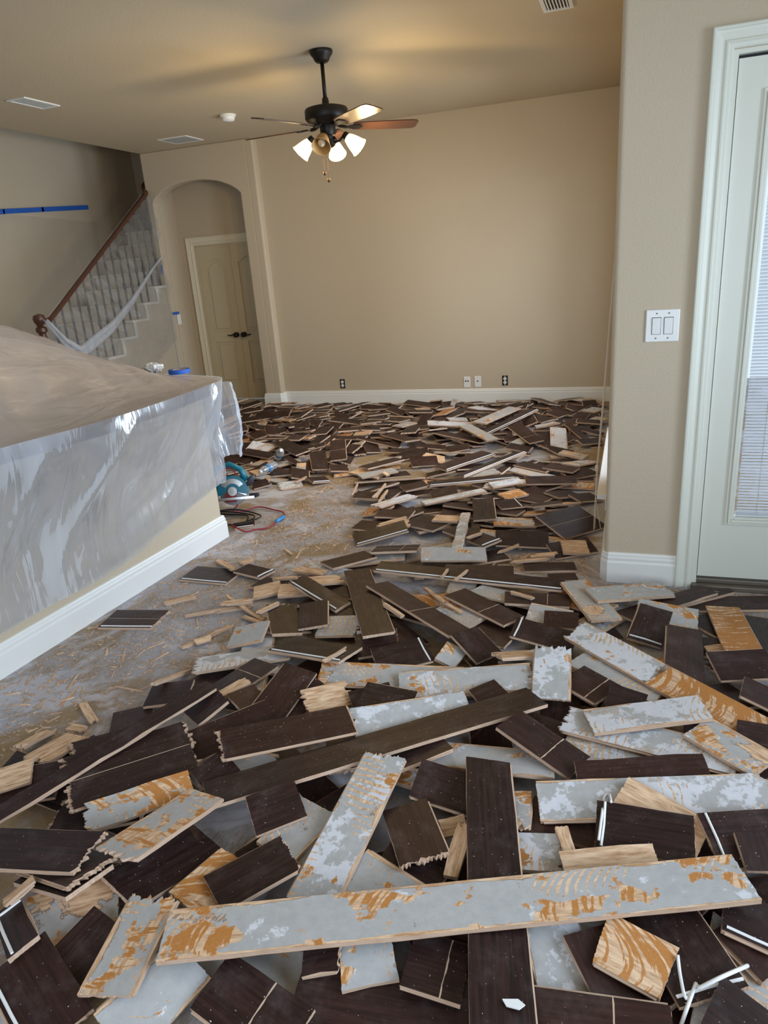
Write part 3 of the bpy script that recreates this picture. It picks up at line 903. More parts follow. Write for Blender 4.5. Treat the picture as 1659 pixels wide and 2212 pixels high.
# things left on the covered counter
tr = tag(empty('tape_roll', (-2.54, 3.66, 0.968)), 'roll of blue painter tape lying on the covered counter end', 'tape roll')
tr.location = (-2.50, 3.58, 0.962)
MB().lathe([(0.040, -0.012), (0.062, -0.012), (0.062, 0.012), (0.040, 0.012), (0.040, -0.012)], 28, cap=False).build('tape_winding', M['tape'], tr)
MB().lathe([(0.037, -0.0125), (0.040, -0.0125), (0.040, 0.0125), (0.037, 0.0125), (0.037, -0.0125)], 28, cap=False).build('cardboard_core', M['core'], tr)
bg = tag(empty('paper_bag', (-2.74, 3.66, 0.975)), 'small crumpled white bag with tan end on the covered counter', 'bag')
rn = random.Random(3)


def crumple(r, sx, sy, sz, n=10, off=(0, 0, 0)):
    m = MB()
    def fn(u, v):
        a, t = u * 2 * math.pi, v * math.pi
        k = r * (1 + 0.16 * math.sin(a * 3 + t * 5) + 0.1 * math.sin(a * 7 - t * 3))
        return (k * sx * math.sin(t) * math.cos(a) + off[0], k * sy * math.sin(t) * math.sin(a) + off[1], k * sz * math.cos(t) + off[2])
    return m.grid(fn, n * 2, n)


crumple(0.05, 1.4, 0.8, 0.55, 9).build('crumpled_paper', M['caulk'], bg)
crumple(0.03, 1.6, 0.8, 0.35, 7, (-0.085, 0.0, -0.012)).build('tan_flap', M['core'], bg)

# ------------------------------------------------------------------ circular saw, cords, bottles behind the half wall's end
sawp = Vector((-2.40, 3.80, 0.0))
saw = tag(empty('circular_saw', sawp, R(22)), 'teal and steel circular saw lying on the floor behind the half wall', 'circular saw')
T = Matrix.Translation((0, 0, 0.05)) @ Matrix.Rotation(R(-14), 4, 'X')
rx = Matrix.Rotation(R(90), 4, 'X')
gd = [(0.0, 0.0)]
def disc(r0, r1, a0, a1, n=20):
    return [(r1 * math.cos(R(a0 + (a1 - a0) * i / n)), r1 * math.sin(R(a0 + (a1 - a0) * i / n))) for i in range(n + 1)] + [(r0 * math.cos(R(a1 - (a1 - a0) * i / n)), r0 * math.sin(R(a1 - (a1 - a0) * i / n))) for i in range(n + 1)]
def xz(y0):
    return lambda a, c, y: tuple(T @ Vector((a, y, c + 0.10)))
MB().prism(disc(0.015, 0.10, -15, 195), -0.035, 0.015, xf=xz(0)).build('blade_guard', M['teal'], saw, bevel=0.006)
MB().prism(disc(0.012, 0.09, 200, 335), -0.028, 0.008, xf=xz(0)).build('lower_guard', M['dull_steel'], saw, bevel=0.003)
MB().prism([(0.09 * math.cos(a) * (1 if i % 2 else 0.95), 0.09 * math.sin(a) * (1 if i % 2 else 0.95)) for i, a in enumerate(np.linspace(0, 2 * math.pi, 72, endpoint=False))], -0.012, -0.0095, xf=xz(0)).build('saw_blade', M['steel'], saw)
MB().lathe([(0.0, 0.0), (0.052, 0.0), (0.055, 0.03), (0.055, 0.10), (0.045, 0.135), (0.0, 0.14)], 18, mat=T @ Matrix.Translation((0.01, 0.015, 0.11)) @ Matrix.Rotation(R(-90), 4, 'X')).build('motor_housing', M['teal'], saw, smooth=True)
MB().lathe([(0.057, 0.05), (0.059, 0.05), (0.059, 0.09), (0.057, 0.09)], 18, mat=T @ Matrix.Translation((0.01, 0.015, 0.11)) @ Matrix.Rotation(R(-90), 4, 'X')).build('motor_band', M['grey_plastic'], saw, smooth=True)
MB().tube([tuple(T @ Vector(p)) for p in ((0.09, 0.0, 0.16), (0.06, 0.0, 0.235), (-0.01, 0.0, 0.275), (-0.09, 0.0, 0.255), (-0.135, 0.0, 0.19), (-0.11, 0.0, 0.13), (-0.06, 0.0, 0.10))], [0.022, 0.02, 0.019, 0.02, 0.022, 0.022, 0.02], 10).build('handle', M['teal'], saw, smooth=True)
MB().tube([tuple(T @ Vector(p)) for p in ((0.10, -0.02, 0.13), (0.13, -0.02, 0.175), (0.15, -0.02, 0.18))], [0.018, 0.02, 0.016], 10).build('front_knob', M['grey_plastic'], saw, smooth=True)
MB().prism(disc(0.0, 0.03, 0, 359, 16), -0.05, -0.035, xf=xz(0)).prism(disc(0.0, 0.012, 0, 359, 6), -0.058, -0.05, xf=xz(0)).build('arbor_hub', M['steel'], saw)
MB().prism(disc(0.05, 0.082, 30, 150), -0.038, -0.035, xf=xz(0)).build('guard_plate', M['steel'], saw)
MB().box(-0.15, 0.14, -0.07, 0.075, 0.045, 0.049, mat=T).box(-0.15, 0.14, -0.07, -0.067, 0.045, 0.062, mat=T).build('shoe_plate', M['steel'], saw)
MB().box(-0.05, 0.02, -0.037, -0.034, 0.03, 0.09, mat=T).build('red_lever', M['red_rubber'], saw)
MB().box(0.10, 0.16, -0.03, 0.03, 0.05, 0.075, mat=T).build('adjusting_clamp', M['black_rubber'], saw, bevel=0.006)


def px_path(pts, z=0.006):
    return [tuple(onz(420 + x / 3.072, 820 + y / 3.072, z if not isinstance(zz, tuple) else z) + np.array([0, 0, zz])) for x, y, zz in pts]


def spline(P, n=8):
    out = []
    for i in range((len(P) - 1) * n + 1):
        out.append(tuple(catmull(P, i / ((len(P) - 1) * n))))
    return out


black = []
for k in range(3):
    for i in range(14):
        a = 2 * math.pi * i / 14
        black.append((-2.40 + (0.16 + 0.02 * k) * math.cos(a) + 0.03 * k, 3.66 + (0.10 + 0.012 * k) * math.sin(a) - 0.01 * k, 0.012 + 0.012 * k + 0.006 * math.sin(3 * a + k)))
tag(MB().tube(spline(black, 3), 0.0045, 7).build('power_cord', M['black_rubber'], smooth=True), 'coiled black power cord in front of the circular saw', 'cord')
red = px_path([(150, 760, 0.02), (180, 712, 0.10), (262, 704, 0.13), (312, 780, 0.10), (300, 860, 0.05), (262, 896, 0.02), (330, 880, 0.01), (430, 852, 0.008), (520, 866, 0.004), (590, 886, 0.004), (596, 918, 0.003)])
red2 = px_path([(545, 950, 0.003), (520, 968, 0.002), (470, 990, 0.002), (400, 998, 0.003), (340, 1012, 0.003), (280, 1000, 0.018), (240, 980, 0.022)])
xc = tag(empty('extension_cord', (red[9][0], red[9][1], 0)), 'red extension cord with a blue connector on the concrete', 'cord')
ro = np.array([red[9][0], red[9][1], 0])
MB().tube([tuple(np.array(p) - ro) for p in spline(red)], 0.0048, 7).build('cord_run', M['red_rubber'], xc, smooth=True)
MB().tube([tuple(np.array(p) - ro) for p in spline(red2)], 0.0048, 7).build('cord_tail', M['red_rubber'], xc, smooth=True)
p0, p1 = np.array(red[-1]) - ro, np.array(red2[0]) - ro
MB().tube([tuple(p0 + (p1 - p0) * t + [0, 0, 0.006]) for t in (-0.1, 0.1, 0.5, 0.9, 1.1)], [0.006, 0.013, 0.012, 0.013, 0.006], 10).build('connector', M['blue_plastic'], xc, smooth=True)


def bottle(loc, rot, label, crushed=0.0):
    o = tag(empty('water_bottle', loc, rot=rot), label, 'bottle', 'empty water bottles on the planks')
    pr = [(0.002, 0.0), (0.028, 0.002), (0.032, 0.012)]
    for i in range(9):
        pr += [(0.032 - 0.0025 * (i % 2) - crushed * 0.008 * math.sin(i), 0.02 + i * 0.0125)]
    pr += [(0.032, 0.14), (0.028, 0.158), (0.018, 0.175), (0.012, 0.184), (0.012, 0.19)]
    MB().lathe(pr, 20).build('bottle_body', M['bottle'], o, smooth=True)
    MB().lathe([(0.014, 0.186), (0.014, 0.199), (0.0, 0.2)], 14).build('bottle_cap', M['plate'], o)
    MB().lathe([(0.0327, 0.07), (0.0327, 0.115)], 20, cap=False).build('wrapper', M['blue_plastic'], o, smooth=True)
    return o


# ------------------------------------------------------------------ ceiling fan
fan = tag(empty('ceiling_fan', (-1.95, 4.87, ZC)), 'bronze ceiling fan with five wooden blades and four lit glass shades', 'ceiling fan')
smooth_by_angle(MB().lathe([(0.0, 0.0), (0.072, 0.0), (0.074, -0.012), (0.068, -0.026), (0.055, -0.04), (0.047, -0.058), (0.036, -0.068), (0.0, -0.07)], 28).build('canopy', M['bronze'], fan))
MB().tube([(0, 0, -0.06), (0, 0, -0.30)], 0.0125, 12).build('downrod', M['bronze'], fan, smooth=True)
smooth_by_angle(MB().lathe([(0.016, -0.265), (0.02, -0.27), (0.024, -0.30), (0.03, -0.31), (0.10, -0.318), (0.135, -0.328), (0.142, -0.34), (0.142, -0.385), (0.136, -0.395), (0.13, -0.40), (0.11, -0.415), (0.07, -0.425), (0.0, -0.426)], 36).build('motor_housing', M['bronze'], fan))
bm_ = None
for k in range(5):
    a = R(-112 + 72 * k)
    rot = Matrix.Rotation(a, 4, 'Z')
    pit = rot @ Matrix.Translation((0, 0, -0.435)) @ Matrix.Rotation(R(-11), 4, 'X')
    out = [(0.17, -0.05), (0.20, -0.058), (0.40, -0.066), (0.57, -0.068), (0.60, -0.060), (0.612, -0.04), (0.612, 0.04), (0.60, 0.060), (0.57, 0.068), (0.40, 0.066), (0.20, 0.058), (0.17, 0.05)]
    o = MB().prism(out, -0.003, 0.003, xf=lambda x, y, z: tuple(pit @ Vector((x, y, z)))).build('blade', M['blade'], fan)
    ir = MB().prism([(0.10, -0.012), (0.14, -0.018), (0.17, -0.03), (0.215, -0.034), (0.235, 0.0), (0.215, 0.034), (0.17, 0.03), (0.14, 0.018), (0.10, 0.012)], -0.008, -0.0032, xf=lambda x, y, z: tuple(pit @ Vector((x, y, z))))
    ir.tube([tuple(rot @ Vector(p)) for p in ((0.06, 0, -0.42), (0.09, 0, -0.435), (0.125, 0, -0.44))], 0.011, 8)
    ir.build('blade_iron', M['bronze'], fan)
smooth_by_angle(MB().lathe([(0.05, -0.42), (0.052, -0.43), (0.052, -0.475), (0.046, -0.485), (0.03, -0.49), (0.028, -0.51), (0.04, -0.516), (0.042, -0.545), (0.03, -0.556), (0.012, -0.562), (0.0, -0.566)], 24).build('light_kit', M['bronze'], fan))
for k, az in enumerate((187, 277, 7, 97)):
    rot = Matrix.Rotation(R(az), 4, 'Z')
    MB().tube([tuple(rot @ Vector(p)) for p in ((0.03, 0, -0.53), (0.07, 0, -0.525), (0.10, 0, -0.50), (0.118, 0, -0.50))], 0.007, 8).build('lamp_arm', M['bronze'], fan, smooth=True)
    hm = rot @ Matrix.Translation((0.112, 0, -0.495)) @ Matrix.Rotation(R(132), 4, 'Y')
    smooth_by_angle(MB().lathe([(0.0, -0.012), (0.02, -0.01), (0.024, 0.0), (0.026, 0.022), (0.024, 0.026)], 16, mat=hm).build('lamp_socket', M['bronze'], fan))
    sh = MB().lathe([(0.024, 0.018), (0.032, 0.03), (0.042, 0.055), (0.05, 0.085), (0.056, 0.11), (0.063, 0.125), (0.061, 0.126), (0.053, 0.108), (0.047, 0.085), (0.039, 0.055), (0.03, 0.032), (0.022, 0.02)], 22, mat=hm, cap=False).build('lamp_shade', M['shade_off' if k == 1 else 'shade'], fan, smooth=True)
    bu = MB().lathe([(0.0, 0.03), (0.012, 0.035), (0.014, 0.05), (0.024, 0.07), (0.026, 0.085), (0.02, 0.1), (0.0, 0.108)], 14, mat=hm).build('light_bulb', M['bulb_off' if k == 1 else 'bulb'], sh, smooth=True)
    if k == 1:
        sh['label'] = 'unlit amber glass shade facing the viewer'
        continue
    l = bpy.data.lights.new('bulb_light', 'POINT'); l.energy = 17; l.color = (1.0, 0.72, 0.32); l.shadow_soft_size = 0.05
    lo = bpy.data.objects.new('bulb_light', l); COL.objects.link(lo); lo.parent = fan
    lo.location = hm @ Vector((0, 0, 0.15))
for dx, dy, z1 in ((-0.045, -0.01, -0.70), (-0.018, -0.012, -0.745)):
    MB().tube([(dx, dy, -0.54), (dx, dy, z1)], 0.0011, 5).build('pull_chain', M['brass'], fan)
    MB().lathe([(0.0, -0.014), (0.009, -0.01), (0.012, 0.0), (0.009, 0.01), (0.0, 0.014)], 10, mat=Matrix.Translation((dx, dy, z1 - 0.01))).build('chain_knob', M['brass'], fan, smooth=True)


# ------------------------------------------------------------------ vents, detector, outlets, switches
def vent(cx, cy, sx, sy, label, along='x'):
    o = tag(empty('ceiling_vent', (cx, cy, ZC)), label, 'vent', 'ceiling vents')
    f = MB().box(-sx / 2, sx / 2, -sy / 2, -sy / 2 + 0.022, -0.009, 0).box(-sx / 2, sx / 2, sy / 2 - 0.022, sy / 2, -0.009, 0)
    f.box(-sx / 2, -sx / 2 + 0.022, -sy / 2 + 0.022, sy / 2 - 0.022, -0.009, 0).box(sx / 2 - 0.022, sx / 2, -sy / 2 + 0.022, sy / 2 - 0.022, -0.009, 0)
    f.build('vent_frame', M['white'], o, bevel=0.002)
    MB().box(-sx / 2 + 0.02, sx / 2 - 0.02, -sy / 2 + 0.02, sy / 2 - 0.02, -0.0015, -0.0005).build('duct', M['slot'], o)
    L = sy if along == 'x' else sx; n = int((L - 0.05) / 0.017)
    sl = None
    for k in range(n):
        c = -L / 2 + 0.032 + k * (L - 0.064) / max(1, n - 1)
        if sl is None:
            W = (sx if along == 'x' else sy) / 2 - 0.02
            sl = MB().box(-W, W, -0.0065, 0.0065, -0.0006, 0.0006, mat=Matrix.Rotation(R(32), 4, 'X')).mesh('slat', M['white'])
        s = bpy.data.objects.new('slat', sl); link(s, o); s.location = (0, c, -0.006) if along == 'x' else (c, 0, -0.006)
        if along != 'x':
            s.rotation_euler = (0, 0, R(90))
    return o


vent(-4.27, 4.865, 0.17, 0.36, 'white slatted ceiling vent on the far left above the counter', 'y')
vent(-4.35, 6.90, 0.33, 0.33, 'square white ceiling grille in front of the arch', 'x')
vent(-0.475, 4.76, 0.17, 0.30, 'white ceiling vent at the top beside the rounded wall corner', 'y')
sd = tag(empty('smoke_detector', (-3.40, 6.19, ZC)), 'round white smoke detector on the ceiling behind the fan', 'smoke detector')
smooth_by_angle(MB().lathe([(0.0, 0.0), (0.07, 0.0), (0.07, -0.012), (0.064, -0.018), (0.06, -0.02)], 28).build('mounting_ring', M['plate'], sd))
smooth_by_angle(MB().lathe([(0.058, -0.02), (0.056, -0.04), (0.045, -0.05), (0.0, -0.052)], 28).build('dome', M['plate'], sd))


def outlet(x, z, label, bare=False, jack=None):
    o = tag(empty('wall_outlet', (x, YB, z)), label, 'outlet')
    if bare:
        MB().box(-0.03, 0.03, -0.002, 0.0, -0.052, 0.052).build('wall_box', M['slot'], o, bevel=0.004)
        MB().box(-0.006, 0.006, -0.0045, -0.002, -0.05, 0.05).build('mounting_strap', M['steel'], o)
        for s in (-1, 1):
            b = MB().lathe([(0.0, -0.008), (0.016, -0.008), (0.017, -0.002)], 14, mat=Matrix.Translation((0, 0, s * 0.0195)) @ Matrix.Rotation(R(-90), 4, 'X')).build('socket_face', M['plate'], o)
            MB().box(-0.007, -0.005, -0.0085, -0.0078, s * 0.0195 - 0.004, s * 0.0195 + 0.005).box(0.005, 0.007, -0.0085, -0.0078, s * 0.0195 - 0.004, s * 0.0195 + 0.005).build('slot', M['slot'], b)
    else:
        MB().box(-0.035, 0.035, -0.006, 0.0, -0.057, 0.057).build('cover_plate', M['plate'], o, bevel=0.003)
        for dx, dz in jack:
            MB().lathe([(0.0, -0.009), (0.007, -0.009), (0.008, -0.0055)], 10, mat=Matrix.Translation((dx, 0, dz)) @ Matrix.Rotation(R(-90), 4, 'X')).build('jack', M['slot'], o)
    return o


outlet(-3.054, 0.222, 'bare outlet without cover plate under the ceiling fan end of the back wall', True)
outlet(-1.632, 0.217, 'white wall plate with two round jacks on the back wall', False, ((-0.012, 0.01), (0.012, 0.01)))
outlet(-1.517, 0.220, 'white wall plate with one small jack on the back wall', False, ((0.0, 0.005),))
outlet(-1.23, 0.225, 'bare outlet without cover plate nearest the cords on the back wall', True)
sw = tag(empty('light_switch', (0.1155, YD, 1.154)), 'white double rocker light switch beside the patio door', 'light switch')
MB().box(-0.064, 0.064, -0.007, 0.0, -0.064, 0.064).build('plate', M['plate'], sw, bevel=0.004)
for s in (-1, 1):
    rk = MB().box(-0.0175, 0.0175, -0.0078, -0.006, -0.034, 0.034).build('switch_frame', M['slot'], sw)
    rk.location = (s * 0.023, 0, 0)
    MB().box(-0.016, 0.016, -0.011, -0.0075, -0.0325, 0.0325, mat=Matrix.Rotation(R(2.5), 4, 'X')).build('rocker', M['plate'], rk, bevel=0.0015)
    for z in (-0.049, 0.049):
        MB().lathe([(0.0, -0.0085), (0.003, -0.0083), (0.0035, -0.0068)], 8, mat=Matrix.Translation((s * 0.023, 0, z)) @ Matrix.Rotation(R(-90), 4, 'X')).build('screw', M['threshold'], sw)

# ------------------------------------------------------------------ torn-up floor boards
TH = 0.012
GX0, GY0, RES = -5.3, 0.1, 0.01
NX, NY = 680, 760
HF = np.zeros((NX, NY)); IDM = -np.ones((NX, NY), int)
KIND = {  # grey, orange, white
    'd': (0.2, 0.0, 0.0), 'g': (0.63, 0.29, 0.24), 'w': (0.70, 0.22, 0.36), 'o': (-0.1, 0.72, 0.0), 'p': (-0.3, 0.14, 0.0), 'm': (0.62, 0.35, 0.25)}


def rest_plane(x, y, h, corners, steep=0.34):
    """the plane a rigid flat plate comes to rest on: lowest at its centre, nowhere under the heap (small simplex)"""
    A = np.stack([np.ones_like(x), x, y]); b = list(corners[:3]); pi = None
    for _ in range(60):
        B = A[:, b]
        try:
            pi = np.linalg.solve(B.T, h[b])
        except np.linalg.LinAlgError:
            pi = np.array([h.max(), 0, 0]); break
        red = h - pi @ A; j = int(red.argmax())
        if red[j] < 1e-5:
            break
        dd_ = np.linalg.solve(B, A[:, j]); lam = np.linalg.solve(B, np.array([1.0, 0, 0]))
        rt = np.where(dd_ > 1e-9, lam / np.where(dd_ > 1e-9, dd_, 1), 1e9)
        b[int(rt.argmin())] = j
    sl = math.hypot(pi[1], pi[2])
    if sl > steep:
        pi = pi * np.array([1, steep / sl, steep / sl])
    pi[0] += max(0.0, float((h - pi @ A).max()))
    return pi


def sample(cx, cy, u, v, L, W):
    L += 0.012; W += 0.006
    ns = max(3, int(L / 0.009)); nt = max(3, int(W / 0.009))
    s = np.linspace(-L / 2, L / 2, ns); t = np.linspace(-W / 2, W / 2, nt)
    SS, TT = np.meshgrid(s, t, indexing='ij')
    X = cx + SS * u[0] + TT * v[0]; Y = cy + SS * u[1] + TT * v[1]
    i = np.clip(((X - GX0) / RES).astype(int), 0, NX - 1); j = np.clip(((Y - GY0) / RES).astype(int), 0, NY - 1)
    cn = [0, (ns - 1) * nt, ns * nt - 1, nt - 1]
    return X.ravel(), Y.ravel(), i.ravel(), j.ravel(), [cn[0], cn[2], cn[1]]


def settle(cx, cy, ang, L, W):
    u = (math.cos(ang), math.sin(ang)); v = (-u[1], u[0])
    X, Y, i, j, cn = sample(cx, cy, u, v, L, W)
    return rest_plane(X - cx, Y - cy, HF[i, j], cn), (X, Y, i, j)


BOARDS = []


def drop(bd):
    """lay board bd = dict(cx, cy, ang, L, W) on the heap; fills bd['pl'] and updates the heap"""
    pi, (X, Y, i, j) = settle(bd['cx'], bd['cy'], bd['ang'], bd['L'], bd['W'])
    bd['pl'] = pi; n = len(BOARDS); BOARDS.append(bd)
    top = pi[0] + pi[1] * (X - bd['cx']) + pi[2] * (Y - bd['cy']) + TH * math.sqrt(1 + pi[1] ** 2 + pi[2] ** 2) + 0.0012
    for di in (0, 1, -1):
        ii = np.clip(i + di, 0, NX - 1) if di else i
        up = top > HF[ii, j] if di == 0 else (top > HF[ii, j]) & (abs(top - HF[ii, j]) < 0)
        HF[ii[up], j[up]] = top[up]; IDM[ii[up], j[up]] = n
    return n


def trace(kind, x0, y0, x1, y1, W=0.127, fl='', label=None):
    """a board read off the photograph: the middles of its two ends, found again on the plane it rests on"""
    a, b_, c_ = 0.05, 0.0, 0.0
    for _ in range(4):
        P, Q = on_plane(x0, y0, a, b_, c_), on_plane(x1, y1, a, b_, c_)
        bd = dict(cx=(P[0] + Q[0]) / 2, cy=(P[1] + Q[1]) / 2, ang=math.atan2(Q[1] - P[1], Q[0] - P[0]), L=max(0.03, math.hypot(*(Q - P)[:2])), W=W, kind=kind, fl=fl, label=label, traced=True)
        pi, _s = settle(bd['cx'], bd['cy'], bd['ang'], bd['L'], bd['W'])
        b_, c_ = pi[1], pi[2]; a = pi[0] - b_ * bd['cx'] - c_ * bd['cy'] + TH
    return drop(bd)


RN = random.Random(11)


def inside(poly, x, y):
    c = False; n = len(poly)
    for i in range(n):
        (xa, ya), (xb, yb) = poly[i], poly[i - 1]
        if (ya > y) != (yb > y) and x < (xb - xa) * (y - ya) / (yb - ya) + xa:
            c = not c
    return c


def free(x, y):
    if y > 7.345 and x > -3.99: return False
    if y > 7.27 and -4.02 < x < -3.7: return False
    if x > XR - 0.075 and y > YD - 0.03: return False
    if y > YD - 0.04: return x < XR - 0.075
    if x > 1.2 or y < 0.4: return False
    wx = -2.249 + (y - 3.405) * 0.0781
    if x < wx + 0.03 and y < 3.46: return False
    if x < -5.0: return False
    return True


def scatter(pix, n, mixk, lab, lmin=0.12, lmax=0.7, ang=None, world_poly=None, zmax=0.06):
    poly = world_poly or [tuple(onz(*p)[:2]) for p in pix]
    xs = [p[0] for p in poly]; ys = [p[1] for p in poly]; k = 0; tries = 0
    while k < n and tries < n * 60:
        tries += 1
        x, y = RN.uniform(min(xs), max(xs)), RN.uniform(min(ys), max(ys))
        if not inside(poly, x, y):
            continue
        L = min(lmax, lmin * math.exp(abs(RN.gauss(0, 0.85)))); W = 0.127 if RN.random() < 0.7 else RN.uniform(0.03, 0.1)
        a = RN.uniform(0, math.pi) if ang is None else RN.gauss(ang, 0.55)
        cs, sn = math.cos(a), math.sin(a)
        if not all(free(x + s * L / 2 * cs - t * W / 2 * sn, y + s * L / 2 * sn + t * W / 2 * cs) for s in (-1, 1) for t in (-1, 1)):
            continue
        if settle(x, y, a, L, W)[0][0] > zmax:
            continue
        kd = RN.choices('dgwopm', mixk)[0]
        drop(dict(cx=x, cy=y, ang=a, L=L, W=W, kind=kd, fl='', label=lab, traced=False))
        k += 1


# ---- far and middle bands, random under the boards that can be read one by one
FAR = 'far'; MID = 'mid'; FRONT = 'front'
scatter([(485, 884), (1300, 874), (1300, 965), (900, 965), (760, 985), (485, 985)], 300, (84, 6, 5, 1, 2, 2), FAR, 0.15, 0.8, None, None, 0.055)
scatter([(790, 1010), (930, 960), (1298, 950), (1293, 1175), (1150, 1180), (800, 1140)], 80, (78, 8, 4, 3, 5, 4), MID, 0.16, 0.5, 0.3, None, 0.035)
scatter([(485, 975), (760, 945), (800, 985), (690, 1020), (560, 1045), (500, 1010)], 26, (85, 4, 2, 2, 5, 2), MID, 0.15, 0.4, None, None, 0.035)
scatter([(700, 1230), (800, 1195), (1300, 1255), (1659, 1330), (1659, 2212), (20, 2212), (20, 1760), (400, 1500), (640, 1300)], 85, (76, 12, 8, 1, 1, 2), FRONT, 0.22, 0.6, None, None, 0.03)

